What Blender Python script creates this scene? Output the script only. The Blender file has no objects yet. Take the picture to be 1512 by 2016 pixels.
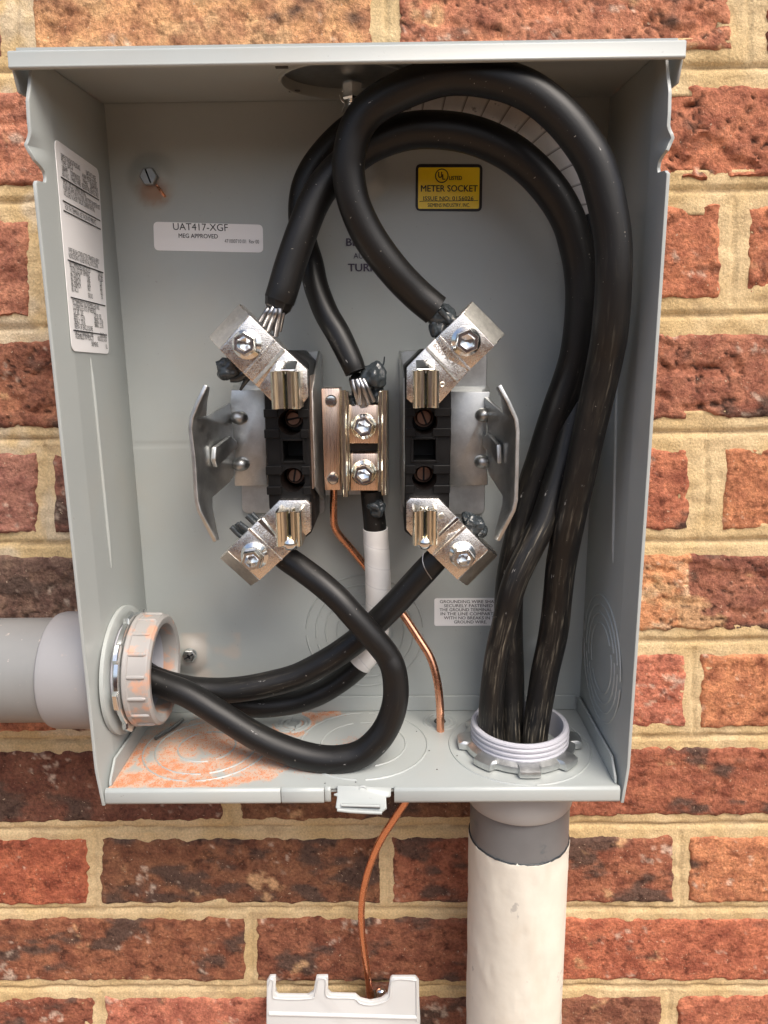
import bpy, bmesh, math, random
from mathutils import Vector, Matrix, noise
from mathutils.geometry import tessellate_polygon
import numpy as np

sc = bpy.context.scene
COL = sc.collection
rnd = random.Random(7)

# ------------------------------------------------------------------ camera
F_PX = 1456.93889
CAM = np.array([.01682, -.45431, .23311])
PT, YW, RL = -.21753, .00894, -.01087
_ca, _sa, _cp, _sp, _cr, _sr = math.cos(YW), math.sin(YW), math.cos(PT), math.sin(PT), math.cos(RL), math.sin(RL)
_R0 = np.array([_ca, _sa, 0.]); _F0 = np.array([-_sa, _ca, 0.]); _Z = np.array([0, 0, 1.])
AF = _cp * _F0 + _sp * _Z
_U0 = -_sp * _F0 + _cp * _Z
AR = _cr * _R0 + _sr * _U0
AU = -_sr * _R0 + _cr * _U0
cd = bpy.data.cameras.new('camera'); co = bpy.data.objects.new('camera', cd); COL.objects.link(co)
cd.sensor_fit = 'HORIZONTAL'; cd.sensor_width = 36; cd.lens = F_PX / 1512 * 36
cd.clip_start = .01; cd.clip_end = 500
M = Matrix.Identity(4)
for i in range(3):
    M[i][0] = AR[i]; M[i][1] = AU[i]; M[i][2] = -AF[i]; M[i][3] = CAM[i]
co.matrix_world = M
sc.camera = co

# ------------------------------------------------------------------ world, sun, exposure
SUN_EL, SUN_AZ = math.radians(54), math.radians(148)
w = bpy.data.worlds.new('World'); sc.world = w; w.use_nodes = True
nt = w.node_tree; nt.nodes.clear()
sky = nt.nodes.new('ShaderNodeTexSky'); sky.sky_type = 'NISHITA'; sky.sun_disc = False
sky.sun_elevation = SUN_EL; sky.sun_rotation = SUN_AZ; sky.dust_density = 5.0; sky.air_density = 1.0; sky.ozone_density = 1.0
bg = nt.nodes.new('ShaderNodeBackground'); bg.inputs[1].default_value = .15
wo = nt.nodes.new('ShaderNodeOutputWorld')
nt.links.new(sky.outputs[0], bg.inputs[0]); nt.links.new(bg.outputs[0], wo.inputs[0])
sd = bpy.data.lights.new('sun', 'SUN'); so = bpy.data.objects.new('sun', sd); COL.objects.link(so)
sd.energy = 2.0; sd.angle = math.radians(34); sd.color = (1, .95, .88)
sdir = Vector((math.sin(SUN_AZ) * math.cos(SUN_EL), math.cos(SUN_AZ) * math.cos(SUN_EL), math.sin(SUN_EL)))
so.rotation_euler = sdir.to_track_quat('Z', 'Y').to_euler()
vs = sc.view_settings; vs.view_transform = 'Standard'; vs.look = 'None'; vs.gamma = 1; vs.exposure = .56
sc.cycles.max_bounces = 8

# ------------------------------------------------------------------ projection helpers: a point of the photograph at a known plane
def _d(u, v): return AF + ((u - 756) / F_PX) * AR + ((1008 - v) / F_PX) * AU
def W(u, v, y): q = _d(u, v); return Vector(CAM + q * ((y - CAM[1]) / q[1]))
def Wx(u, v, x): q = _d(u, v); return Vector(CAM + q * ((x - CAM[0]) / q[0]))
def Wz(u, v, z): q = _d(u, v); return Vector(CAM + q * ((z - CAM[2]) / q[2]))
def mpp(p): return float((np.array(p) - CAM) @ AF) / F_PX      # metres per photograph pixel at p
def px(p):
    q = np.array(p) - CAM; f = q @ AF
    return 756 + F_PX * (q @ AR) / f, 1008 - F_PX * (q @ AU) / f

HW, H, D, YB = .1408, .3671, .0945, -.0055

# ------------------------------------------------------------------ object helpers
def obj(name, me, mat=None, parent=None, smooth=35):
    me.name = name
    o = bpy.data.objects.new(name, me); COL.objects.link(o)
    if mat: me.materials.append(mat)
    if parent: o.parent = parent
    if smooth is not None:
        me.shade_smooth()
        me.set_sharp_from_angle(angle=math.radians(smooth))
    return o
def thing(name, label, cat, group=None, kind=None):
    o = bpy.data.objects.new(name, None); COL.objects.link(o)
    o.empty_display_size = .02
    return tag(o, label, cat, group, kind)
def tag(o, label, cat, group=None, kind=None):
    o['label'] = label; o['category'] = cat
    if group: o['group'] = group
    if kind: o['kind'] = kind
    return o
def pydata(verts, faces):
    me = bpy.data.meshes.new('m'); me.from_pydata([tuple(v) for v in verts], [], faces); me.update(); return me
def from_bm(bm, recalc=True):
    if recalc: bmesh.ops.recalc_face_normals(bm, faces=bm.faces)
    me = bpy.data.meshes.new('m'); bm.to_mesh(me); bm.free(); return me
def bev(bm, r, seg=2, ang=30):
    es = [e for e in bm.edges if len(e.link_faces) == 2 and e.calc_face_angle(0) > math.radians(ang)]
    if es: bmesh.ops.bevel(bm, geom=es, offset=r, segments=seg, profile=.5, affect='EDGES', clamp_overlap=True)

def prism_bm(pts, off, bm=None):
    """closed prism: polygon pts (Vectors), extruded by the vector off"""
    bm = bm or bmesh.new()
    a = [bm.verts.new(p) for p in pts]; b = [bm.verts.new(Vector(p) + Vector(off)) for p in pts]
    n = len(pts)
    bm.faces.new(a); bm.faces.new(b[::-1])
    for i in range(n): bm.faces.new((a[i], b[i], b[(i + 1) % n], a[(i + 1) % n]))
    return bm
def prism(pts, off, r=.0004, seg=2):
    bm = prism_bm([Vector(p) for p in pts], off)
    bmesh.ops.recalc_face_normals(bm, faces=bm.faces)
    if r: bev(bm, r, seg)
    return from_bm(bm)
def box_bm(lo, hi, bm=None):
    x0, y0, z0 = lo; x1, y1, z1 = hi
    return prism_bm([Vector((x0, y0, z0)), Vector((x1, y0, z0)), Vector((x1, y0, z1)), Vector((x0, y0, z1))], (0, y1 - y0, 0), bm)
def box(lo, hi, r=.0004, seg=2):
    bm = box_bm(lo, hi); bmesh.ops.recalc_face_normals(bm, faces=bm.faces)
    if r: bev(bm, r, seg)
    return from_bm(bm)
def frame_of(axis):
    a = Vector(axis).normalized()
    h = Vector((0, 0, 1)) if abs(a.z) < .9 else Vector((1, 0, 0))
    x = h.cross(a).normalized(); y = a.cross(x)
    return x, y, a
def lathe_bm(prof, org, axis, seg=32, bm=None, rf=None, close=False):
    """prof = [(r, h)...] turned about axis at org; rf(angle, r, h) may change r"""
    bm = bm or bmesh.new(); x, y, a = frame_of(axis); org = Vector(org); rings = []
    for r, h in prof:
        if r < 1e-7: rings.append([bm.verts.new(org + a * h)]); continue
        ring = []
        for k in range(seg):
            t = 2 * math.pi * k / seg; rr = rf(t, r, h) if rf else r
            ring.append(bm.verts.new(org + a * h + (x * math.cos(t) + y * math.sin(t)) * rr))
        rings.append(ring)
    pr = list(zip(rings, rings[1:]))
    if close: pr.append((rings[-1], rings[0]))
    for A, B in pr:
        for k in range(seg):
            k2 = (k + 1) % seg
            if len(A) == 1 and len(B) == 1: continue
            if len(A) == 1: bm.faces.new((A[0], B[k], B[k2]))
            elif len(B) == 1: bm.faces.new((A[k], B[0], A[k2]))
            else: bm.faces.new((A[k], B[k], B[k2], A[k2]))
    return bm
def lathe(prof, org, axis, seg=32, rf=None, close=False): return from_bm(lathe_bm(prof, org, axis, seg, None, rf, close))

def catmull(P, n):
    """P: list of equal-length float tuples -> resampled list, n per span"""
    P = [np.array(p, float) for p in P]; out = []
    Q = [2 * P[0] - P[1]] + P + [2 * P[-1] - P[-2]]
    for i in range(1, len(Q) - 2):
        a, b, c, d = Q[i - 1:i + 3]
        for k in range(n):
            t = k / n
            out.append(.5 * ((2 * b) + (-a + c) * t + (2 * a - 5 * b + 4 * c - d) * t * t + (-a + 3 * b - 3 * c + d) * t ** 3))
    out.append(P[-1]); return out
def sweep(pts, rad, seg=24, cap=True, rfun=None, t0=0.):
    """tube through Vectors pts with radii rad; UV = (metres along, turn)"""
    n = len(pts); s = [0.]
    for i in range(1, n): s.append(s[-1] + (pts[i] - pts[i - 1]).length)
    T = [(pts[min(i + 1, n - 1)] - pts[max(i - 1, 0)]).normalized() for i in range(n)]
    nx = T[0].orthogonal().normalized(); vs = []; 
    for i in range(n):
        nx = (nx - T[i] * nx.dot(T[i])).normalized(); ny = T[i].cross(nx)
        for k in range(seg):
            a = 2 * math.pi * k / seg; r = rad[i]
            if rfun: r += rfun(s[i], a)
            vs.append(pts[i] + (nx * math.cos(a) + ny * math.sin(a)) * r)
    fs = []; uv = []
    for i in range(n - 1):
        for k in range(seg):
            k2 = (k + 1) % seg
            fs.append((i * seg + k, i * seg + k2, (i + 1) * seg + k2, (i + 1) * seg + k))
            uv += [(s[i], k / seg), (s[i], (k + 1) / seg), (s[i + 1], (k + 1) / seg), (s[i + 1], k / seg)]
    if cap:
        for base, rev in ((0, True), ((n - 1) * seg, False)):
            f = [base + k for k in range(seg)]
            fs.append(tuple(f[::-1] if rev else f)); uv += [(s[0 if rev else -1], 0)] * seg
    me = pydata(vs, fs); l = me.uv_layers.new(name='UVMap')
    l.data.foreach_set('uv', np.array(uv, dtype=np.float32).ravel())
    return me
def px_path(P, n=8):
    """[(u, v, width px, y)] -> points and radii"""
    pts, rad = [], []
    for u, v, wd, y in catmull(P, n):
        p = W(u, v, y); pts.append(p); rad.append(wd / 2 * mpp(p))
    return pts, rad
def nz(x, y, z, s=1.): return noise.noise(Vector((x * s, y * s, z * s)))
def fbm(x, y, z, s, o=3):
    v = 0; a = 1
    for k in range(o): v += a * noise.noise(Vector((x * s, y * s, z * s + 7.3 * k))); s *= 2.1; a *= .5
    return v
def sst(a, b, x):
    t = min(1, max(0, (x - a) / (b - a))); return t * t * (3 - 2 * t)
def lerp3(a, b, t): return tuple(a[i] + (b[i] - a[i]) * t for i in range(3))
def set_cols(me, cols, name='Col'):
    at = me.color_attributes.new(name, 'FLOAT_COLOR', 'POINT')
    arr = np.ones((len(me.vertices), 4), dtype=np.float32); arr[:, :3] = np.array(cols, dtype=np.float32)
    at.data.foreach_set('color', arr.ravel())

# ------------------------------------------------------------------ materials
def mat(name, col, rough=.5, metal=0., noise_amt=.0, noise_scale=60., bump=0., bump_scale=200., spec=.5, coat=0., attr=None, aniso=None, uv=False):
    m = bpy.data.materials.new(name); m.use_nodes = True; t = m.node_tree; b = t.nodes['Principled BSDF']
    b.inputs['Roughness'].default_value = rough; b.inputs['Metallic'].default_value = metal
    b.inputs['Specular IOR Level'].default_value = spec; b.inputs['Coat Weight'].default_value = coat
    b.inputs['Base Color'].default_value = (*col, 1)
    tc = t.nodes.new('ShaderNodeTexCoord'); src = tc.outputs['UV' if uv else 'Object']
    mp = t.nodes.new('ShaderNodeMapping'); t.links.new(src, mp.inputs[0])
    if aniso: mp.inputs['Scale'].default_value = aniso
    base = None
    if attr:
        a = t.nodes.new('ShaderNodeAttribute'); a.attribute_name = attr; base = a.outputs['Color']
    if noise_amt:
        n = t.nodes.new('ShaderNodeTexNoise'); n.inputs['Scale'].default_value = noise_scale; n.inputs['Detail'].default_value = 6; n.inputs['Roughness'].default_value = .65
        t.links.new(mp.outputs[0], n.inputs['Vector'])
        r = t.nodes.new('ShaderNodeMapRange'); r.inputs['From Min'].default_value = .25; r.inputs['From Max'].default_value = .75
        r.inputs['To Min'].default_value = 1 - noise_amt; r.inputs['To Max'].default_value = 1 + noise_amt
        t.links.new(n.outputs['Fac'], r.inputs['Value'])
        mx = t.nodes.new('ShaderNodeMix'); mx.data_type = 'RGBA'; mx.blend_type = 'MULTIPLY'; mx.inputs['Factor'].default_value = 1
        if base: t.links.new(base, mx.inputs['A'])
        else: mx.inputs['A'].default_value = (*col, 1)
        t.links.new(r.outputs[0], mx.inputs['B']); base = mx.outputs['Result']
        r2 = t.nodes.new('ShaderNodeMapRange'); r2.inputs['To Min'].default_value = max(.03, rough - .12); r2.inputs['To Max'].default_value = min(1, rough + .12)
        t.links.new(n.outputs['Fac'], r2.inputs['Value']); t.links.new(r2.outputs[0], b.inputs['Roughness'])
    if base: t.links.new(base, b.inputs['Base Color'])
    if bump:
        n = t.nodes.new('ShaderNodeTexNoise'); n.inputs['Scale'].default_value = bump_scale; n.inputs['Detail'].default_value = 5
        t.links.new(mp.outputs[0], n.inputs['Vector'])
        bp = t.nodes.new('ShaderNodeBump'); bp.inputs['Strength'].default_value = bump; bp.inputs['Distance'].default_value = .001
        t.links.new(n.outputs['Fac'], bp.inputs['Height']); t.links.new(bp.outputs[0], b.inputs['Normal'])
    return m
def nd(t, typ, **kw):
    n = t.nodes.new(typ)
    for k, v in kw.items():
        if k in n.inputs: n.inputs[k].default_value = v
        else: setattr(n, k, v)
    return n

def speckle(m, scale, lo, hi, col, amt=1., src='Object', stretch=None, by=None):
    """mix a colour into the base where a noise is above lo..hi (spots, scuffs)"""
    t = m.node_tree; b = t.nodes['Principled BSDF']
    tc = nd(t, 'ShaderNodeTexCoord'); mp = nd(t, 'ShaderNodeMapping')
    if stretch: mp.inputs['Scale'].default_value = stretch
    t.links.new(tc.outputs[src], mp.inputs[0])
    n = nd(t, 'ShaderNodeTexNoise', Scale=scale, Detail=4., Roughness=.6); t.links.new(mp.outputs[0], n.inputs['Vector'])
    r = nd(t, 'ShaderNodeMapRange'); r.inputs['From Min'].default_value = lo; r.inputs['From Max'].default_value = hi; r.inputs['To Max'].default_value = amt
    t.links.new(n.outputs['Fac'], r.inputs['Value']); fac = r.outputs[0]
    if by:
        a = nd(t, 'ShaderNodeAttribute'); a.attribute_type = 'OBJECT'; a.attribute_name = by
        mu = nd(t, 'ShaderNodeMath', operation='MULTIPLY'); t.links.new(fac, mu.inputs[0]); t.links.new(a.outputs['Fac'], mu.inputs[1])
        sx = nd(t, 'ShaderNodeSeparateXYZ'); t.links.new(tc.outputs[src], sx.inputs[0])
        rr = nd(t, 'ShaderNodeMapRange'); rr.inputs['From Min'].default_value = .10; rr.inputs['From Max'].default_value = .30; rr.inputs['To Min'].default_value = 1.; rr.inputs['To Max'].default_value = .03
        t.links.new(sx.outputs['X'], rr.inputs['Value']); m2 = nd(t, 'ShaderNodeMath', operation='MULTIPLY'); t.links.new(mu.outputs[0], m2.inputs[0]); t.links.new(rr.outputs[0], m2.inputs[1])
        pn = nd(t, 'ShaderNodeTexNoise', Scale=26., Detail=3.); t.links.new(tc.outputs['Object'], pn.inputs['Vector'])
        pr_ = nd(t, 'ShaderNodeMapRange'); pr_.inputs['From Min'].default_value = .42; pr_.inputs['From Max'].default_value = .64; t.links.new(pn.outputs['Fac'], pr_.inputs['Value'])
        m3_ = nd(t, 'ShaderNodeMath', operation='MULTIPLY'); t.links.new(m2.outputs[0], m3_.inputs[0]); t.links.new(pr_.outputs[0], m3_.inputs[1]); fac = m3_.outputs[0]
    mx = nd(t, 'ShaderNodeMix', data_type='RGBA'); t.links.new(fac, mx.inputs['Factor'])
    l = b.inputs['Base Color'].links
    if l: t.links.new(l[0].from_socket, mx.inputs['A'])
    else: mx.inputs['A'].default_value = b.inputs['Base Color'].default_value
    mx.inputs['B'].default_value = (*col, 1); t.links.new(mx.outputs['Result'], b.inputs['Base Color'])
    return m

M_PAINT = mat('grey_enamel', (.365, .39, .378), .38, noise_amt=.04, noise_scale=25, bump=.02, bump_scale=900)
M_PAINTV = mat('grey_enamel_marked', (.4, .4, .4), .40, noise_amt=.04, noise_scale=25, bump=.02, bump_scale=900, attr='Col')
for m_ in (M_PAINT, M_PAINTV):
    speckle(m_, 16, .50, .80, (.42, .37, .30), .30); speckle(m_, 420, .70, .74, (.22, .21, .20), .5)
M_GALV = mat('galvanised_steel', (.60, .61, .60), .40, 1., noise_amt=.16, noise_scale=160, bump=.05, bump_scale=700)
speckle(M_GALV, 420, .62, .72, (.78, .78, .76), .5)
M_ZINC = mat('zinc_plate', (.80, .82, .82), .16, 1., noise_amt=.08, noise_scale=300)
M_LUG = mat('tinned_lug', (.86, .81, .75), .27, 1., noise_amt=.16, noise_scale=400, bump=.14, bump_scale=1700)
M_PRESS = mat('pressed_letter', (.50, .45, .40), .55, 1.)
M_LUGEND = mat('tinned_lug_cut', (.72, .70, .64), .33, 1., noise_amt=.14, noise_scale=500, bump=.2, bump_scale=1500)
M_BAR = mat('brushed_bar', (.76, .58, .47), .28, 1., noise_amt=.22, noise_scale=220, bump=.08, bump_scale=500, aniso=(8, 8, .12))
M_BRASS = mat('yellow_zinc', (.90, .84, .68), .2, 1., noise_amt=.10, noise_scale=300, aniso=(3, 3, .3))
M_BRONZE = mat('bronze_screw', (.42, .25, .18), .35, 1., noise_amt=.1)
M_COPPER = mat('bare_copper', (.86, .42, .26), .27, 1., noise_amt=.14, noise_scale=180, bump=.04, bump_scale=400)
M_BLACKP = mat('black_plastic', (.0045, .0042, .0042), .42, noise_amt=.3, noise_scale=90, bump=.05, bump_scale=900, spec=.28)
M_GREASE = mat('antioxidant_grease', (.035, .042, .046), .12, noise_amt=.3, noise_scale=200, bump=.3, bump_scale=500)
M_STRAND = mat('aluminium_strand', (.34, .34, .35), .36, 1., noise_amt=.3, noise_scale=300)
M_PVC = mat('grey_pvc', (.22, .222, .216), .42, noise_amt=.06, noise_scale=30, bump=.02, bump_scale=300)
speckle(M_PVC, 300, .68, .74, (.6, .5, .42), .6)
M_COUP = mat('light_coupling_pvc', (.34, .335, .325), .40, noise_amt=.05, noise_scale=40)
M_PVCL = mat('lilac_grey_pvc', (.29, .288, .292), .40, noise_amt=.04, noise_scale=30)
speckle(M_PVCL, 260, .66, .74, (.5, .38, .32), .35)
M_THREAD = mat('pale_thread_pvc', (.46, .46, .50), .40, noise_amt=.03, noise_scale=40)
M_BUSH = mat('bushing_plastic', (.34, .325, .31), .40, noise_amt=.04, noise_scale=40)
speckle(M_BUSH, 90, .52, .64, (.62, .30, .17), .65)
M_COLLAR = mat('dark_grey_pvc', (.15, .15, .15), .38, noise_amt=.12, noise_scale=40, bump=.06, bump_scale=120)
speckle(M_COLLAR, 60, .62, .7, (.07, .09, .10), .7)
M_CREAM = mat('cream_paint', (.68, .645, .555), .55, noise_amt=.07, noise_scale=45, bump=.25, bump_scale=130)
speckle(M_CREAM, 70, .66, .69, (.42, .40, .36), .8, stretch=(1, 1, .6))
speckle(M_CREAM, 22, .58, .72, (.50, .43, .33), .5, stretch=(1, 1, .35))
M_WHITEP = mat('white_plastic', (.60, .61, .60), .32, noise_amt=.02, noise_scale=20)
M_TAPE = mat('white_tape', (.70, .685, .66), .42, noise_amt=.07, noise_scale=60)
M_TAPED = mat('soiled_white_tape', (.86, .80, .74), .42, noise_amt=.12, noise_scale=60)
speckle(M_TAPED, 120, .60, .68, (.09, .06, .045), .85)
def tape_lines(m, pitch, col, width, amt):
    t = m.node_tree; b = t.nodes['Principled BSDF']; tc = nd(t, 'ShaderNodeTexCoord'); sx = nd(t, 'ShaderNodeSeparateXYZ'); t.links.new(tc.outputs['UV'], sx.inputs[0])
    d = nd(t, 'ShaderNodeMath', operation='DIVIDE'); t.links.new(sx.outputs['X'], d.inputs[0]); d.inputs[1].default_value = pitch
    a = nd(t, 'ShaderNodeMath', operation='ADD'); t.links.new(d.outputs[0], a.inputs[0]); t.links.new(sx.outputs['Y'], a.inputs[1])
    f = nd(t, 'ShaderNodeMath', operation='FRACT'); t.links.new(a.outputs[0], f.inputs[0])
    r = nd(t, 'ShaderNodeMapRange'); r.inputs['From Max'].default_value = width; r.inputs['To Min'].default_value = amt; r.inputs['To Max'].default_value = 0; t.links.new(f.outputs[0], r.inputs['Value'])
    mx = nd(t, 'ShaderNodeMix', data_type='RGBA'); t.links.new(r.outputs[0], mx.inputs['Factor']); t.links.new(b.inputs['Base Color'].links[0].from_socket, mx.inputs['A']); mx.inputs['B'].default_value = (*col, 1)
    t.links.new(mx.outputs['Result'], b.inputs['Base Color'])
tape_lines(M_TAPED, .011, (.10, .07, .05), .14, .9); tape_lines(M_TAPE, .0125, (.45, .44, .44), .07, .7)
M_LABEL = mat('white_label', (.86, .85, .845), .35)
M_YELLOW = mat('yellow_label', (1., .72, .02), .35)
M_INK = mat('black_ink', (.012, .011, .013), .5)
M_STAMP = mat('stamp_ink', (.05, .04, .07), .5, noise_amt=.5, noise_scale=900)
M_DUST = mat('brick_dust', (.62, .26, .13), .9, noise_amt=.2, noise_scale=800)
M_SCRAP = mat('dark_scrap', (.06, .055, .05), .6)
M_SCREW = mat('dull_screw', (.33, .34, .34), .48, 1., noise_amt=.2, noise_scale=300)
M_LEAD = mat('grey_scrap', (.2, .21, .21), .35, .8, noise_amt=.3, noise_scale=500)

# cable jacket: black rubber with lengthwise scuffs and dried mud, amount per cable from obj['soil']
M_CABLE = mat('cable_jacket', (.0060, .0056, .0054), .44, uv=True, noise_amt=.25, noise_scale=60, bump=.10, bump_scale=400, aniso=(.2, .05, 1), spec=.4)
speckle(M_CABLE, 40, .46, .76, (.075, .064, .048), .85, 'UV', (1.1, .35, 1), 'soil')
speckle(M_CABLE, 260, .56, .68, (.25, .22, .17), .9, 'UV', (.16, .12, 1), 'soil')
speckle(M_CABLE, 700, .69, .73, (.33, .30, .26), .9, 'UV', (1, .03, 1))
speckle(M_CABLE, 210, .70, .73, (.30, .29, .28), .8, 'UV', (.5, .06, 1))

def brick_material():
    m = bpy.data.materials.new('fired_clay'); m.use_nodes = True; t = m.node_tree; b = t.nodes['Principled BSDF']
    b.inputs['Roughness'].default_value = .85; b.inputs['Specular IOR Level'].default_value = .25
    a = nd(t, 'ShaderNodeAttribute'); a.attribute_name = 'Col'
    g = nd(t, 'ShaderNodeNewGeometry')
    n1 = nd(t, 'ShaderNodeTexNoise', Scale=420., Detail=6., Roughness=.7); t.links.new(g.outputs['Position'], n1.inputs['Vector'])
    r1 = nd(t, 'ShaderNodeMapRange'); r1.inputs['From Min'].default_value = .3; r1.inputs['From Max'].default_value = .7; r1.inputs['To Min'].default_value = .58; r1.inputs['To Max'].default_value = 1.5
    t.links.new(n1.outputs['Fac'], r1.inputs['Value'])
    mx = nd(t, 'ShaderNodeMix', data_type='RGBA', blend_type='MULTIPLY'); mx.inputs['Factor'].default_value = 1
    t.links.new(a.outputs['Color'], mx.inputs['A']); t.links.new(r1.outputs[0], mx.inputs['B'])
    n2 = nd(t, 'ShaderNodeTexNoise', Scale=150., Detail=5., Roughness=.62); t.links.new(g.outputs['Position'], n2.inputs['Vector'])
    r2 = nd(t, 'ShaderNodeMapRange'); r2.inputs['From Min'].default_value = .55; r2.inputs['From Max'].default_value = .66; r2.inputs['To Max'].default_value = .8
    t.links.new(n2.outputs['Fac'], r2.inputs['Value'])
    m2 = nd(t, 'ShaderNodeMix', data_type='RGBA', blend_type='MULTIPLY'); t.links.new(r2.outputs[0], m2.inputs['Factor']); t.links.new(mx.outputs['Result'], m2.inputs['A']); m2.inputs['B'].default_value = (.40, .36, .36, 1)
    n3 = nd(t, 'ShaderNodeTexNoise', Scale=520., Detail=2., Roughness=.5); t.links.new(g.outputs['Position'], n3.inputs['Vector'])
    r3 = nd(t, 'ShaderNodeMapRange'); r3.inputs['From Min'].default_value = .70; r3.inputs['From Max'].default_value = .75; r3.inputs['To Max'].default_value = .7
    t.links.new(n3.outputs['Fac'], r3.inputs['Value'])
    m3 = nd(t, 'ShaderNodeMix', data_type='RGBA'); t.links.new(r3.outputs[0], m3.inputs['Factor']); t.links.new(m2.outputs['Result'], m3.inputs['A']); m3.inputs['B'].default_value = (.62, .47, .33, 1)
    t.links.new(m3.outputs['Result'], b.inputs['Base Color'])
    n4 = nd(t, 'ShaderNodeTexNoise', Scale=330., Detail=7., Roughness=.68); t.links.new(g.outputs['Position'], n4.inputs['Vector'])
    bp = nd(t, 'ShaderNodeBump', Strength=1., Distance=.0022); t.links.new(n4.outputs['Fac'], bp.inputs['Height']); t.links.new(bp.outputs[0], b.inputs['Normal'])
    return m
M_BRICK = brick_material()
def mortar_material():
    m = bpy.data.materials.new('buff_mortar'); m.use_nodes = True; t = m.node_tree; b = t.nodes['Principled BSDF']
    b.inputs['Roughness'].default_value = .92; b.inputs['Specular IOR Level'].default_value = .15
    a = nd(t, 'ShaderNodeAttribute'); a.attribute_name = 'Col'; g = nd(t, 'ShaderNodeNewGeometry')
    n1 = nd(t, 'ShaderNodeTexNoise', Scale=700., Detail=5., Roughness=.7); t.links.new(g.outputs['Position'], n1.inputs['Vector'])
    r1 = nd(t, 'ShaderNodeMapRange'); r1.inputs['From Min'].default_value = .3; r1.inputs['From Max'].default_value = .7; r1.inputs['To Min'].default_value = .74; r1.inputs['To Max'].default_value = 1.2
    t.links.new(n1.outputs['Fac'], r1.inputs['Value'])
    mx = nd(t, 'ShaderNodeMix', data_type='RGBA', blend_type='MULTIPLY'); mx.inputs['Factor'].default_value = 1
    t.links.new(a.outputs['Color'], mx.inputs['A']); t.links.new(r1.outputs[0], mx.inputs['B'])
    t.links.new(mx.outputs['Result'], b.inputs['Base Color'])
    n4 = nd(t, 'ShaderNodeTexNoise', Scale=650., Detail=5., Roughness=.7); t.links.new(g.outputs['Position'], n4.inputs['Vector'])
    bp = nd(t, 'ShaderNodeBump', Strength=.7, Distance=.0014); t.links.new(n4.outputs['Fac'], bp.inputs['Height']); t.links.new(bp.outputs[0], b.inputs['Normal'])
    return m
M_MORTAR = mortar_material()

# ------------------------------------------------------------------ ground in front of the wall (below the picture)
gm = pydata([(-60, .3, -1.25), (60, .3, -1.25), (60, -80, -1.25), (-60, -80, -1.25)], [(3, 2, 1, 0)])
go = obj('ground', gm, mat('bare_soil', (.30, .19, .11), .95, noise_amt=.25, noise_scale=6), None, None)
tag(go, 'bare soil ground in front of the brick wall', 'ground', kind='structure')

# unseen brown block added out of view: keeps the low sky off the box and is what the bright metal mirrors
nm = bpy.data.meshes.new('m'); b_ = box_bm((-14, -6.2, -1.25), (14, -5.0, .8)); bmesh.ops.recalc_face_normals(b_, faces=b_.faces); nm = from_bm(b_)
no_ = obj('added_sky_block', nm, mat('sky_block_brown', (.24, .13, .09), .9, noise_amt=.3, noise_scale=4), None, None)
tag(no_, 'unseen brown block added to hold back low sky and give the metal reflections', 'light blocker', kind='structure')

# ------------------------------------------------------------------ brick wall
wall = thing('brick_wall', 'weathered red brick wall with buff mortar joints behind the grey metal box', 'wall')
# rows: top and bottom edge of the course at photo x = 50 and x = 1450
ROWS = [(-90, -95, 110, 105), (178, 169, 367, 352), (432, 402, 625, 588), (670, 655, 843, 825), (890, 880, 1050, 1043),
        (1092, 1090, 1252, 1240), (1290, 1284, 1440, 1432), (1475, 1468, 1617, 1602), (1648, 1643, 1777, 1773),
        (1803, 1803, 1928, 1927), (1960, 1956, 2082, 2078)]
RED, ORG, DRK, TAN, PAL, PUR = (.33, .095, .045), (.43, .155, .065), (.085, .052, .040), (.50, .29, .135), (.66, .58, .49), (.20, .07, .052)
RUST = (.26, .105, .05)
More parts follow.
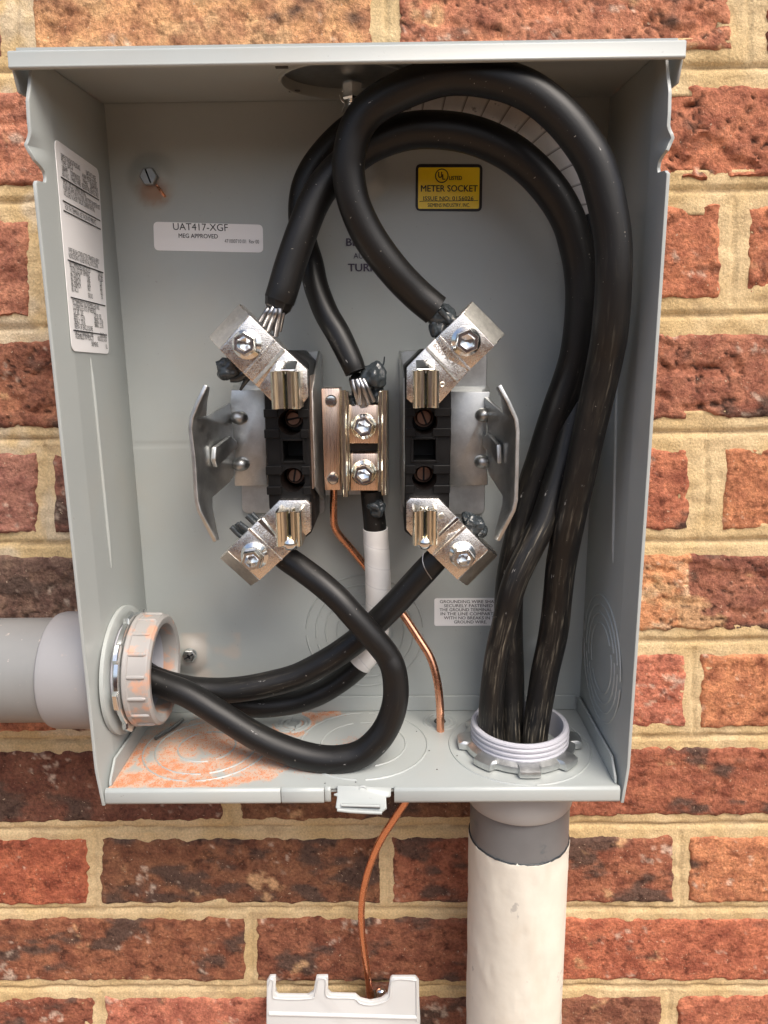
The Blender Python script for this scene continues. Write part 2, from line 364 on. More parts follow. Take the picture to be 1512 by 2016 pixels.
# row -> [(u0, u1, base, char, tan, white, spall, light at, seed)]
BR = [
 [(-690, 4, PUR, .25, .2, .5, .4), (66, 737, (.45, .22, .10), .14, .55, .25, .6), (783, 1438, (.40, .145, .075), .1, .22, .25, .9), (1507, 2150, RED, .3, .1, 0, .6)],
 [(-310, 372, (.36, .13, .075), .06, .1, .05, .6), (425, 1090, RED, .2, .1, 0, .4), (1145, 1830, (.37, .12, .06), .12, .06, .04, 1.2)],
 [(-580, 63, (.35, .13, .075), .05, .1, .05, .5), (96, 740, RED, .1, .1, 0, .4), (785, 1419, (.40, .13, .06), .2, .05, .02, .5), (1465, 2100, (.38, .125, .06), .05, .05, .02, .7)],
 [(-280, 385, (.27, .10, .055), .28, .06, .12, 1.1), (1110, 1760, (.30, .105, .06), .35, .05, .02, 1.2)],
 [(-540, 77, (.30, .12, .085), .1, .1, .4, .5), (107, 740, (.24, .09, .06), .4, .1, .2, .4), (770, 1356, (.36, .11, .055), .3, .03, .1, .4), (1420, 2040, ORG, .02, .03, .01, .3)],
 [(-250, 400, (.15, .085, .062), .5, .08, .25, .7), (1065, 1690, (.24, .085, .052), .32, .32, .28, .9)],
 [(-500, 112, (.40, .14, .07), .1, .1, .1, .3), (139, 560, RUST, .2, .1, 0, .3), (770, 1350, (.42, .13, .075), .08, .03, .28, .6), (1375, 1950, ORG, .05, .03, .02, .35)],
 [(-140, 440, (.15, .055, .034), .5, .02, .02, .35), (475, 1010, (.19, .08, .038), .4, .15, 0, .3), (1040, 1600, (.30, .09, .045), .42, .02, .06, .5)],  # from here down, most bricks at the left have darker brown bases
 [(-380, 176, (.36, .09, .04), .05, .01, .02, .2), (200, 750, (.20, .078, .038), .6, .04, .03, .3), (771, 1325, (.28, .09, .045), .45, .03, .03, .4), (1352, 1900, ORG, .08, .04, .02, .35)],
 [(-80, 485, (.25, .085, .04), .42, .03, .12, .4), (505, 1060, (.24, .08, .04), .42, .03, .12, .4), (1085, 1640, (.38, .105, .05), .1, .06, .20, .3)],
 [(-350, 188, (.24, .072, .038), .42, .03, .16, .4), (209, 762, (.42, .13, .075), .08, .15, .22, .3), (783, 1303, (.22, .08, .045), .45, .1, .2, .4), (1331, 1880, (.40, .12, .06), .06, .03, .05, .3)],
]
for r_ in BR:      # the wall goes on a brick further at either side of the picture
    p_, q_ = r_[0], r_[-1]
    r_.insert(0, (p_[0] - 24 - 620, p_[0] - 24, q_[2], .2, .05, .03, .4)); r_.append((q_[1] + 24, q_[1] + 24 + 620, p_[2], .2, .05, .03, .4))
def row_y(r, u, bottom):
    a, b = (r[2], r[3]) if bottom else (r[0], r[1])
    return a + (b - a) * (u - 50) / 1400
def make_brick(u0, u1, row, base, char, tan, white, spall, seed, two=None):
    TL = W(u0, row_y(row, u0, 0), 0); TR = W(u1, row_y(row, u1, 0), 0); BL = W(u0, row_y(row, u0, 1), 0); BR_ = W(u1, row_y(row, u1, 1), 0)
    wd = (TR - TL).length; ht = (TL - BL).length
    st_ = .0017 if u1 > -20 and u0 < 1532 else .004
    nu = max(20, int(wd / st_)); nv = max(12, int(ht / st_))
    q = seed * 3.71; vs, cs = [], []; R = .0035
    proud = .0026 + .0012 * rnd.random()
    for j in range(nv + 1):
        t = j / nv
        for i in range(nu + 1):
            s = i / nu
            p = TL.lerp(TR, s).lerp(BL.lerp(BR_, s), t); x, z = p.x, p.z
            ds = min(s, 1 - s) * wd; dt = min(t, 1 - t) * ht; d = min(ds, dt)
            k = max(0, 1 - d / .008)
            x += k * .0020 * fbm(x, q, z, 110, 4); z += k * .0018 * fbm(x, q + 9, z, 100, 4)
            h = .0006 * fbm(x, q, z, 70, 4) + .0005 * fbm(x, q + 3, z, 230, 3)
            n = fbm(x * .6, q + 5, z * 1.5, 42, 3)
            h -= .0016 * spall * sst(.12, .20, n)
            cr = abs(fbm(x * .8, q + 11, z * 1.3, 38, 3)); h -= .0016 * spall * (1 - sst(.0, .045, cr))
            rd = R * (1 + .5 * nz(x, q, z, 120)); dd = max(0., d)
            e = 0 if dd > rd else rd - math.sqrt(max(0, rd * rd - (rd - dd) ** 2))
            y = -proud - h + e * .9
            vs.append(Vector((x, y, z)))
            # per-brick base colour, mottled by noise, darker in cracks
            f1 = fbm(x * .7, q + 20, z, 30, 4); f2 = fbm(x, q + 30, z, 95, 4); f3 = fbm(x * .6, q + 40, z, 55, 4); f4 = fbm(x * .5, q + 50, z, 120, 4)
            c = lerp3(base, (base[0] * 1.28, base[1] * 1.38, base[2] * 1.3), sst(-.2, .7, f2)); c = lerp3(c, (base[0] * .68, base[1] * .6, base[2] * .62), sst(.05, .75, -f2))
            if two and (x < two[0]): c = lerp3((.50, .21, .085), (.62, .42, .25), sst(0, .5, f4))
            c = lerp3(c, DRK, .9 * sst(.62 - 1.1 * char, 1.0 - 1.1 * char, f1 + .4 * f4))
            c = lerp3(c, TAN, .85 * sst(.72 - .95 * tan, .95 - .95 * tan, f3 + .3 * f2))
            c = lerp3(c, (.62, .50, .39), .55 * sst(.80 - .6 * white, 1.15 - .6 * white, fbm(x * .7, q + 60, z, 40, 3) + .9 * fbm(x, q + 61, z, 190, 3)))
            g_ = (c[0] * .45 + c[1] * .45 + c[2] * .1) * 1.08; vs_c = c = lerp3(c, (g_ * 1.12, g_ * .98, g_ * .86), .12); vs_c = c = (min(.72, c[0] * 1.10), c[1] * 1.08, c[2] * 1.06)
            if n > .12 and spall > .5: vs_c = lerp3(c, (c[0] * 1.12, c[1] * 1.1, c[2] * 1.05), .8)
            vs_c = lerp3(vs_c, (.04, .025, .02), min(.85, .9 * spall * (1 - sst(0, .03, cr))) if spall > .6 else 0)
            cs.append(vs_c)
    fs = []; N = nu + 1
    for j in range(nv):
        for i in range(nu): fs.append((j * N + i, (j + 1) * N + i, (j + 1) * N + i + 1, j * N + i + 1))
    per = [i for i in range(N)] + [j * N + nu for j in range(1, nv + 1)] + [nv * N + i for i in range(nu - 1, -1, -1)] + [j * N for j in range(nv - 1, 0, -1)]
    b0 = len(vs)
    for k in per: vs.append(Vector((vs[k].x, .035, vs[k].z))); cs.append(cs[k])
    L = len(per)
    for k in range(L): fs.append((per[k], per[(k + 1) % L], b0 + (k + 1) % L, b0 + k))
    fs.append(tuple(b0 + k for k in range(L)))
    me = pydata(vs, fs); set_cols(me, cs)
    return obj('brick', me, M_BRICK, wall, 60)
sd_ = 1
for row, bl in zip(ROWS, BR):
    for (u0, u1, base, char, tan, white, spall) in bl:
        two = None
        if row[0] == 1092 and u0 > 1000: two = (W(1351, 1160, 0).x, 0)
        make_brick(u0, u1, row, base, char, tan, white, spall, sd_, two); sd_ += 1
# mortar bed: one sheet with tooled joints, rough edges
joint_rows = [((a[2] + b[0]) / 2, (a[3] + b[1]) / 2) for a, b in zip(ROWS, ROWS[1:])]
JL = [(W(-150, l + (r - l) * (-200) / 1400, 0), W(1650, l + (r - l) * 1600 / 1400, 0)) for l, r in joint_rows]
VJ = []
for row, bl in zip(ROWS, BR):
    for a, b in zip(bl, bl[1:]):
        if b[0] - a[1] < 80:
            um = (a[1] + b[0]) / 2; VJ.append((W(um, row_y(row, um, 0), 0), W(um, row_y(row, um, 1), 0)))
RECT = []
for row, bl in zip(ROWS, BR):
    for b in bl:
        q = [W(b[0], row_y(row, b[0], 0), 0), W(b[1], row_y(row, b[1], 0), 0), W(b[0], row_y(row, b[0], 1), 0), W(b[1], row_y(row, b[1], 1), 0)]
        RECT.append((max(q[0].x, q[2].x) + .0055, min(q[1].x, q[3].x) - .0055, max(q[2].z, q[3].z) + .0055, min(q[0].z, q[1].z) - .0055))
def mortar():
    xs_ = [-.56 + .004 * i for i in range(75)] + [-.26 + .0016 * i for i in range(332)] + [.272 + .004 * i for i in range(80)]
    zs_ = [-.27 + .0016 * i for i in range(457)]
    nx, nzv = len(xs_) - 1, len(zs_) - 1; vs, cs = [], []
    for z in zs_:
        for x in xs_:
            hid = (-HW + .012 < x < HW - .012) and (.01 < z < H - .01)
            if hid: vs.append((x, .004, z)); cs.append((.5, .36, .2)); continue
            if any(r[0] < x < r[1] and r[2] < z < r[3] for r in RECT): vs.append((x, .006, z)); cs.append((.5, .36, .2)); continue
            g = 1.
            for a, b in JL:
                zc = a.z + (b.z - a.z) * (x - a.x) / (b.x - a.x)
                if abs(z - zc) < .012:
                    dd = abs(z - zc - .0016 * nz(x, 2, 0, 22) - .001); g = min(g, dd / .0021)
            for a, b in VJ:
                if b.z - .004 < z < a.z + .004 and abs(x - (a.x + b.x) / 2) < .014:
                    t = (z - a.z) / (b.z - a.z); dd = abs(x - (a.x + (b.x - a.x) * t) - .0014 * nz(z, 5, 0, 30)); g = min(g, .35 + dd / .002)
            n = fbm(x, 1, z, 60, 3)
            y = -.0014 - .0011 * n - .0005 * fbm(x, 4, z, 150, 2)
            if g < 1: y += .0020 * (1 - g * g)
            c = lerp3((.58, .42, .215), (.65, .495, .285), sst(-.5, .5, fbm(x, 8, z, 25, 3)))
            c = lerp3(c, (.38, .26, .15), .5 * sst(.35, .8, fbm(x * .5, 12, z, 60, 5)))
            if -.3 < x < -.15 and z > -.02: c = lerp3(c, (.62, .54, .42), .5 * sst(0, .4, fbm(x, 16, z, 35, 3)))
            if g < .35: c = lerp3(c, (.30, .20, .11), .55)
            vs.append((x, y, z)); cs.append(c)
    N = nx + 1; fs = []
    for j in range(nzv):
        for i in range(nx): fs.append((j * N + i, j * N + i + 1, (j + 1) * N + i + 1, (j + 1) * N + i))
    me = pydata(vs, fs); set_cols(me, cs); obj('mortar', me, M_MORTAR, wall, 180)
mortar()

def boolean_cut(o, cutters):
    for c in cutters:
        m_ = o.modifiers.new('cut', 'BOOLEAN'); m_.operation = 'DIFFERENCE'; m_.solver = 'EXACT'; m_.object = c
    bpy.context.view_layer.update()
    dg = bpy.context.evaluated_depsgraph_get(); me = bpy.data.meshes.new_from_object(o.evaluated_get(dg))
    o.modifiers.clear(); old = o.data; o.data = me; me.name = o.name
    me.shade_smooth(); me.set_sharp_from_angle(angle=math.radians(35))
    for c in cutters: bpy.data.objects.remove(c)
# ------------------------------------------------------------------ the meter box
bx = thing('meter_socket_box', 'open grey steel meter socket box mounted on the brick wall', 'meter box')
ZF = H - .0055            # ceiling height at the front
def ceil_z(y): return H + (ZF - H) * (y / -D)
# dust density on the floor in photo pixels
STROKES = [((206, 1552), (232, 1520), 9, 1.), ((232, 1520), (268, 1476), 9, .8), ((268, 1476), (300, 1462), 10, .3), ((212, 1548), (262, 1534), 10, 1.), ((262, 1534), (310, 1516), 13, 1.), ((310, 1516), (352, 1508), 11, 1.),
           ((352, 1508), (398, 1520), 12, .8), ((310, 1550), (350, 1530), 14, .8), ((350, 1546), (420, 1540), 12, .8), ((430, 1545), (475, 1530), 10, .7), ((475, 1530), (525, 1522), 9, .6),
           ((330, 1490), (350, 1470), 14, .5), ((350, 1475), (400, 1455), 20, .45), ((400, 1455), (450, 1465), 26, .5), ((450, 1465), (470, 1495), 26, .5), ((470, 1495), (540, 1500), 18, .4),
           ((400, 1510), (455, 1500), 12, .5), ((280, 1470), (283, 1500), 6, .7), ((300, 1460), (420, 1430), 22, .25), ((545, 1440), (590, 1445), 8, .5), ((605, 1410), (665, 1405), 7, .7), ((600, 1425), (625, 1410), 9, .6), ((560, 1500), (640, 1510), 16, .2),
           ((245, 1500), (258, 1465), 3, .9), ((222, 1540), (246, 1496), 3, .6), ((640, 1480), (720, 1465), 16, .15)]
def dust(u, v):
    best = 0
    n1, n2 = noise.noise(Vector((u * .022, v * .03, 1.5))), noise.noise(Vector((u * .022, v * .03, 9.5)))
    u += 15 * n1 + 7 * noise.noise(Vector((u * .07, v * .09, 4.))); v += 9 * n2 + 4 * noise.noise(Vector((u * .07, v * .09, 14.)))
    for (a, b, wd, amt) in STROKES:
        dx, dy = b[0] - a[0], b[1] - a[1]; L = dx * dx + dy * dy
        t = min(1, max(0, ((u - a[0]) * dx + (v - a[1]) * dy) / L)); d = math.hypot(u - a[0] - dx * t, (v - a[1] - dy * t) * 1.5)
        if d < wd * 2.4: best = max(best, amt * (1 - sst(wd * .15, wd * 2.4, d)))
    return best
GREY = (.365, .39, .378)
def grid_sheet(name, fn, colfn, nu, nv, m, thick=None, flip=False):
    vs, cs = [], []
    for j in range(nv + 1):
        for i in range(nu + 1):
            p = fn(i / nu, j / nv); vs.append(p); cs.append(colfn(p))
    N = nu + 1; fs = []
    for j in range(nv):
        for i in range(nu):
            f = (j * N + i, j * N + i + 1, (j + 1) * N + i + 1, (j + 1) * N + i); fs.append(f[::-1] if flip else f)
    me = pydata(vs, fs); set_cols(me, cs)
    return obj(name, me, m, bx, 60)
DIM = [(W(300, 353, YB), .0155, .0042), (W(718, 345, YB), .0155, .0042), (W(372, 1290, YB), .0150, .0042), (W(1065, 1290, YB), .015, .003)]
RUSTC = W(303, 378, YB); RUSTD = W(316, 372, YB)
def back_fn(s, t):
    x = -HW + 2 * HW * s; z = H * t; y = YB
    for c, r, h in DIM:
        d = math.hypot(x - c.x, z - c.z) / r
        if d < 1: y -= h * (1 - sst(.30, 1., d))
    d = z - .1775
    if abs(d) < .0012: y += .0004 * (1 - (d / .0012) ** 2)
    return Vector((x, y, z))
def back_col(p):
    c = GREY
    d = math.hypot((p.x - RUSTC.x) / .0105, (p.z - RUSTC.z) / .0095)
    c = lerp3(c, (.24, .095, .035), .72 * (1 - sst(.25, 1.15, d + .18 * fbm(p.x, 0, p.z, 300, 3))))
    d = math.hypot((p.x - .0) / .04, (p.z - .9) / .1)
    if p.z < .055 and p.x < -.08: c = lerp3(c, (.55, .42, .32), .35 * sst(-.1, .4, fbm(p.x, 3, p.z, 50, 3)))
    return c
grid_sheet('back_panel', back_fn, back_col, 176, 230, M_PAINTV)
obj('back_shell', box((-HW - .0015, -.0052, -.001), (HW + .0015, -.0042, H + .001), 0), M_PAINT, bx, 20)
def floor_col(p):
    u, v = px(p); d = dust(u, v)
    n = .5 + .5 * fbm(p.x, 3, p.y, 240, 4) + .55 * nz(p.x, 6, p.y, 1100); k = sst(.17, 1.2, d * (.26 + 1.0 * n))
    c = lerp3(GREY, (.56, .40, .30), .9 * sst(.02, .35, d * (.5 + n) + (.10 if (u < 560) else 0) * n))
    return lerp3(c, (.58, .27, .155), .8 * k)
grid_sheet('bottom_panel', lambda s, t: Vector((-HW + .002 + (2 * HW - .004) * s, YB + (-D - YB) * t, 0)), floor_col, 520, 170, M_PAINTV, flip=True)
# underside + front lip of the bottom, with the gap for the latch
bm = box_bm((-HW + .001, -D + .001, -.0026), (HW - .001, -.006, -.0012)); bmesh.ops.recalc_face_normals(bm, faces=bm.faces); obj('bottom_shell', from_bm(bm), M_PAINT, bx, 20)
def lipseg(u0, u1, name='front_lip', dy=0):
    a = W(u0, 1552, -D).x; b = W(u1, 1552, -D).x
    prof = [(-D + .0012, 0.0006), (-D - .0004, .0006), (-D - .0016, -.0008), (-D - .0018, -.0068), (-D - .0010, -.0082), (-D + .0004, -.0082), (-D + .0012, -.0074)]
    obj(name, prism([Vector((a, y + dy, z)) for y, z in prof], (b - a, 0, 0), .0003, 1), M_PAINT, bx, 40)
lipseg(207, 552.5); lipseg(554, 638); lipseg(639, 651, dy=.001); lipseg(776, 1220)
# bottom flanges turned up along back and sides
FLZ = .0105
obj('bottom_flange', box((-HW + .003, YB - .0016, .0002), (HW - .004, YB - .0004, FLZ), .0003, 1), M_PAINT, bx, 30)
for s in (-1, 1):
    pts = [Vector((s * (HW - .0016), YB - .002, .0002)), Vector((s * (HW - .0016), YB - .002, FLZ - .001)), Vector((s * (HW - .0016), YB - .004, FLZ)), Vector((s * (HW - .0018), -.082, FLZ + .001)), Vector((s * (HW - .0018), -D + .004, FLZ - .007)), Vector((s * (HW - .0018), -D + .003, .0002))]
    obj('bottom_flange', prism(pts, (-s * .0014, 0, 0), .0003, 1), M_PAINT, bx, 30)
# side panels with the notched, dented front edge
def side(s):
    N = [(.3555, -.0900), (.3480, -.0925), (.3420, -.0950), (.3330, -.0958), (.3260, -.0957), (.3240, -.0962), (.3205, -.0958), (.3175, -.0945), (.3160, -.0905), (.3142, -.0878), (.3118, -.0872), (.3096, -.0880), (.3090, -.0950), (.3075, -.0960)]
    if s > 0: N = [(z + .0010, y + .0025 if z > .32 else y + .0008) for z, y in N]
    zs = sorted(set([z for z, y in N] + [-.0085 + i * (.3075 + .0085) / 44 for i in range(45)] + [.3075 + (.361 - .3075) * i / 30 for i in range(31)]))
    NN = sorted(N)
    def edge(z):
        if z <= NN[0][0]:
            return -.0962 + .0018 * sst(0.02, -.0085, z) * 0
        for a, b in zip(NN, NN[1:]):
            if a[0] <= z <= b[0]: return a[1] + (b[1] - a[1]) * (z - a[0]) / (b[0] - a[0])
        return NN[-1][1]
    rows = []
    for z in zs:
        ye = edge(z); fl = -.078
        ys = [YB, -.03, -.055, fl + .001, fl, fl - .001, (fl + ye) / 2, ye + .0012, ye]
        row = []
        for y in ys:
            out = 0.
            if y < fl: out = .0022 * (fl - y) / .018
            if y <= ye + .0013 and abs(z - .3235) < .005: out += .0022 * (1 - abs(z - .3235) / .005)
            if z < .012: out -= .0012 * (1 - z / .012) * (1 if y < -.05 else 0)
            row.append(Vector((s * (HW + out), y, z if z < .30 else .30 + (z - .30) * (ceil_z(y) - .30) / .061)))
        rows.append(row)
    n = len(rows[0]); vs = [p for r in rows for p in r]; fs = []
    for j in range(len(rows) - 1):
        for i in range(n - 1): fs.append((j * n + i, j * n + i + 1, (j + 1) * n + i + 1, (j + 1) * n + i))
    bm = bmesh.new(); V = [bm.verts.new(p) for p in vs]
    for f in fs: bm.faces.new([V[i] for i in f])
    bmesh.ops.recalc_face_normals(bm, faces=bm.faces)
    me = from_bm(bm, False)
    o = obj('side_panel', me, M_PAINT, bx, 50)
    md = o.modifiers.new('t', 'SOLIDIFY'); md.thickness = .0016; md.offset = 1 if False else 0
    bv = o.modifiers.new('b', 'BEVEL'); bv.width = .0005; bv.segments = 2; bv.limit_method = 'ANGLE'; bv.angle_limit = math.radians(50)
    return o
side(-1); side(1)
# long pressed ribs in the sides
for s, a, b in ((-1, (178, 705), (219, 1118)), (1, (1215, 760), (1207, 1108))):
    A = Wx(*a, s * (HW - .0008)); B = Wx(*b, s * (HW - .0008)); pts = [A.lerp(B, i / 12) for i in range(13)]
    obj('side_rib', sweep(pts, [.0012 * (.3 + .7 * sst(0, .12, min(i, 12 - i) / 12)) for i in range(13)], 10), M_PAINT, bx, 80)
# top panel with its rain lip
TL_, TR_ = -.1489, .1470
bm = bmesh.new()
def quadprism(p, off): prism_bm([Vector(q) for q in p], off, bm)
prism_bm([Vector((TL_ + .003, -.0045, H + .0006)), Vector((TL_ + .003, -D + .0005, ZF + .0006)), Vector((TL_ + .003, -D + .0005, ZF + .0022)), Vector((TL_ + .003, -.0045, H + .0022))], (TR_ - TL_ - .006, 0, 0), bm)
bmesh.ops.recalc_face_normals(bm, faces=bm.faces); top_o = obj('top_panel', from_bm(bm), M_PAINT, bx, 30)
prof = [(-D + .0012, .3620), (-D - .0006, .3622), (-D - .0020, .3614), (-D - .0022, .3560), (-D - .0026, .3553), (-D - .0020, .3545), (-D - .0006, .3544), (-D + .0004, .3555), (-D + .0012, .3600)]
bm = prism_bm([Vector((TL_, y, z)) for y, z in prof], (TR_ - TL_, 0, .0005)); bmesh.ops.recalc_face_normals(bm, faces=bm.faces); bev(bm, .0004, 2, 40)
obj('rain_lip', from_bm(bm), M_PAINT, bx, 50)
for s in (-1, 1):
    xs = TL_ if s < 0 else TR_ - .0012
    pts = [Vector((xs, -D + .001, .3620)), Vector((xs, -D + .001, .3545)), Vector((xs, -.0905, .3468)), Vector((xs, -.078, .3475)), Vector((xs, -.02, .3560)), Vector((xs, -.0045, H)), Vector((xs, -.0045, H + .001))]
    obj('rain_lip_end', prism(pts, (.0012, 0, 0), .0003, 1), M_PAINT, bx, 40)
# hub closing plate in the roof, its stud and spring clip
hc = Vector((-.0035, -.044, ceil_z(-.044) + .0004))
boolean_cut(top_o, [obj('cutter', lathe([(0, -.01), (.0330, -.01), (.0330, .012), (0, .012)], hc, (0, -.058, 1), 64), None, None)])
obj('hub_plate', lathe([(.0338, .0052), (.0338, .0046), (.0300, .0044), (.0, .0040)], hc, (0, -.058, 1), 48), M_SCREW, bx, 50)
obj('hub_collar', lathe([(.0322, -.0004), (.0326, -.0010), (.0336, -.0010), (.0340, .0), (.0336, .0046), (.0326, .0046)], hc, (0, -.058, 1), 64, None, True), M_PAINT, bx, 40)
sp_ = Wz(690, 168, .356); sp_ = Vector((-.0030, -.028, 0))
sp_ = W(694, 182, -.032)
obj('hub_nut', lathe([(.0, .0045), (.0050, .0045), (.0056, .0035), (.0056, -.0030), (.0050, -.0040), (0, -.0040)], sp_, (0, 0, 1), 6), M_ZINC, bx, 20)
obj('hub_stud', lathe([(.0, -.003), (.0030, -.003)] + [(.0030 - .0004 * (k % 2), -.0035 - .0006 * k) for k in range(10)] + [(0, -.0100)], sp_, (0, 0, 1), 16), M_ZINC, bx, 20)
for P in ([(673, 180), (676, 179), (682, 184), (689, 191), (689, 176), (684, 175)], [(669, 187), (673, 198), (678, 203), (678, 210), (673, 220)]):
    pts = [W(u, v, -.034) for u, v in P]; pts = [Vector(p) for p in catmull([tuple(p) for p in pts], 6)]
    obj('spring_clip', sweep(pts, [.00045] * len(pts), 8), M_ZINC, bx, 60)
# small slots in the roof
for u, v in ((555, 134), (580, 190)):
    p = Wz(u, v, H - .004); z = ceil_z(p.y)
    obj('roof_slot', box((p.x - .003, p.y - .001, z - .0001), (p.x + .003, p.y + .001, z + .0005), 0), M_SCRAP, bx, 20)
# latch tab
lt = [(663, 1546), (770, 1550), (769, 1569), (760, 1570), (759, 1591), (750, 1601), (672, 1596), (661, 1590), (664, 1567), (657, 1566), (657, 1562), (664, 1561)]
def ltp(u, v):
    t = (v - 1546) / 55.; return W(u, v, -D - .0010 - .0085 * sst(0, 1, t))
bm = bmesh.new(); va = [bm.verts.new(ltp(u, v)) for u, v in lt]; f = bm.faces.new(va)
bmesh.ops.triangulate(bm, faces=[f]); bmesh.ops.recalc_face_normals(bm, faces=bm.faces)
if sum(f.normal.y for f in bm.faces) > 0: bmesh.ops.reverse_faces(bm, faces=bm.faces)
me = from_bm(bm, False); o = obj('latch_tab', me, M_PAINT, bx, 60)
md = o.modifiers.new('s', 'SOLIDIFY'); md.thickness = .0018; md.offset = -1
md = o.modifiers.new('b', 'BEVEL'); md.width = .0006; md.segments = 2; md.limit_method = 'ANGLE'; md.angle_limit = math.radians(40)
latch = o
p = ltp(714, 1556); obj('latch_hole', lathe([(.0030, -.0003), (.0026, .0006), (.0018, .0008), (.0014, .0002), (0, .0001)], p, (0, -.9, .4), 20), M_PAINT, latch, 40)
obj('latch_hole_dark', lathe([(.0013, .0004), (0, .0004)], p, (0, -.9, .4), 16), M_INK, latch, 40)
a, b = ltp(673, 1586), ltp(748, 1589); off = Vector((0, -.0005, .0))
obj('latch_slot', sweep([a.lerp(b, i / 6) + off for i in range(7)], [.0005] * 7, 8), M_SCRAP, latch, 60)
a, b = ltp(672, 1584), ltp(749, 1586)
obj('latch_rib', sweep([a.lerp(b, i / 6) + off for i in range(7)], [.0009] * 7, 8), M_PAINT, latch, 60)
obj('tab_edge', sweep([ltp(u, v) + off for u, v in ((664, 1593), (690, 1596), (725, 1598), (752, 1599))], [.0010] * 4, 8), M_PAINT, latch, 60)
# knockouts: pressed rings
def ring(c, axis, r, up=.0005, wd=.0009, a0=0, a1=2 * math.pi, n=64):
    x, y, a = frame_of(axis); c = Vector(c); pts = []
    full = a1 - a0 > 6.28
    for k in range(n + 1):
        t = a0 + (a1 - a0) * k / n; pts.append((c + (x * math.cos(t) + y * math.sin(t)) * r, (x * math.cos(t) + y * math.sin(t))))
    vs = []; fs = []
    pr = [(-wd, 0), (-wd * .25, up), (wd * .25, up), (wd, -.0001)]
    for p, d in pts:
        for q, h in pr: vs.append(p + d * q + a * h)
    for k in range(n):
        for j in range(3): fs.append((k * 4 + j, k * 4 + j + 1, (k + 1) * 4 + j + 1, (k + 1) * 4 + j))
    return vs, fs
def knockout(c, axis, radii, up=.0005, wd=.0006, gap=.12):
    vs, fs = [], []
    for i, r in enumerate(radii):
        g = gap * .02 / r
        for h in (0, 1):
            v, f = ring(c, axis, r, up, wd, h * math.pi + g + .2 * i, (h + 1) * math.pi - g + .2 * i); b = len(vs); vs += v; fs += [tuple(q + b for q in t) for t in f]
    bm = bmesh.new(); V = [bm.verts.new(p) for p in vs]
    for t in fs: bm.faces.new([V[q] for q in t])
    obj('knockout', from_bm(bm), M_PAINT, bx, 50)
kc = W(718, 1243, YB); s_ = mpp(kc)
knockout(kc + Vector((0, -.0001, 0)), (0, -1, 0), [115 * s_, 96 * s_, 77 * s_, 55 * s_])
kr = Wx(1187, 1300, HW - .0009); knockout((HW - .0009, -.047, kr.z), (-1, 0, 0), [.0370, .0315, .0262, .0205])
knockout((Wz(715, 1470, 0).x, -.048, .0001), (0, 0, 1), [.0385, .0255])
knockout((Wz(405, 1475, 0).x, -.050, .0001), (0, 0, 1), [.0370, .0300, .0170])
knockout((.0925, -.0512, .0001), (0, 0, 1), [.0415], .0005)
p = Wz(866, 1421, 0); knockout((p.x, p.y, .0001), (0, 0, 1), [.0100, .0072], .0006, .0011, .02)
obj('wire_hole', lathe([(0, .0003), (.0029, .0003), (.0033, .0009), (.0038, .0002)], (p.x, p.y + .0004, 0), (0, 0, 1), 24), M_SCRAP, bx, 30)
p = Wz(577, 1425, 0); knockout((p.x, p.y, .0001), (0, 0, 1), [.0105, .0080, .0045], .0009, .0014, .02)
# seams on the back panel show as a thin pressed crease (in back_panel); mounting screws
def hexhead(bm, c, axis, r, h, flange=0, fh=.0016, sock=0, depth=.004, rot=0.):
    x, y, a = frame_of(axis); c = Vector(c)
    if flange: lathe_bm([(flange * .98, 0), (flange, fh * .35), (flange * .96, fh * .8), (r * .9, fh * 1.5)], c, axis, 32, bm)
    def hexring(rr, hh):
        return [bm.verts.new(c + a * hh + (x * math.cos(rot + k * math.pi / 3) + y * math.sin(rot + k * math.pi / 3)) * rr) for k in range(6)]
    rs = [hexring(r, 0), hexring(r, h * .86), hexring(r * .88, h)]
    if sock: rs += [hexring(sock, h), hexring(sock * .94, h - depth), hexring(sock * .25, h - depth - .001)]
    for A, B in zip(rs, rs[1:]):
        for k in range(6): bm.faces.new((A[k], A[(k + 1) % 6], B[(k + 1) % 6], B[k]))
    bm.faces.new(rs[-1])
    return bm
def slot(bm, c, axis, L, wd, ang, h):
    x, y, a = frame_of(axis); d = x * math.cos(ang) + y * math.sin(ang); e = a.cross(d)
    prism_bm([Vector(c) + a * h - d * L / 2 - e * wd / 2, Vector(c) + a * h + d * L / 2 - e * wd / 2, Vector(c) + a * h + d * L / 2 + e * wd / 2, Vector(c) + a * h - d * L / 2 + e * wd / 2], a * .0001, bm)
c = W(295, 349, YB - .006); ax = (0, -1, 0)
ms = obj('mounting_screw', from_bm(hexhead(bmesh.new(), c, ax, .0050, .0034)), M_SCREW, bx, 30)
bm = bmesh.new(); slot(bm, c, ax, .0078, .0009, 1.9, .0033); obj('screw_slot', from_bm(bm), M_ZINC, ms, 20)
pts = [W(u, v, y) for u, v, y in ((306, 360, -.0085), (311, 368, -.0095), (316, 375, -.011), (321, 382, -.012), (325, 387, -.0125))]
pts = [Vector(p) for p in catmull([tuple(p) for p in pts], 6)]
obj('rusty_thread', sweep(pts, [.0008 + .0002 * math.sin(i * 2.2) for i in range(len(pts))], 8), M_COPPER, bx, 60)
c = W(374.5, 1288.5, YB - .006)
ms = obj('mounting_screw', from_bm(hexhead(bmesh.new(), c, ax, .0043, .0036, .0047, .0014)), M_ZINC, bx, 30)
bm = bmesh.new(); slot(bm, c, ax, .0068, .0009, .55, .0036); slot(bm, c, ax, .003, .0012, 2.1, .0036); obj('screw_slot', from_bm(bm), M_INK, ms, 20)

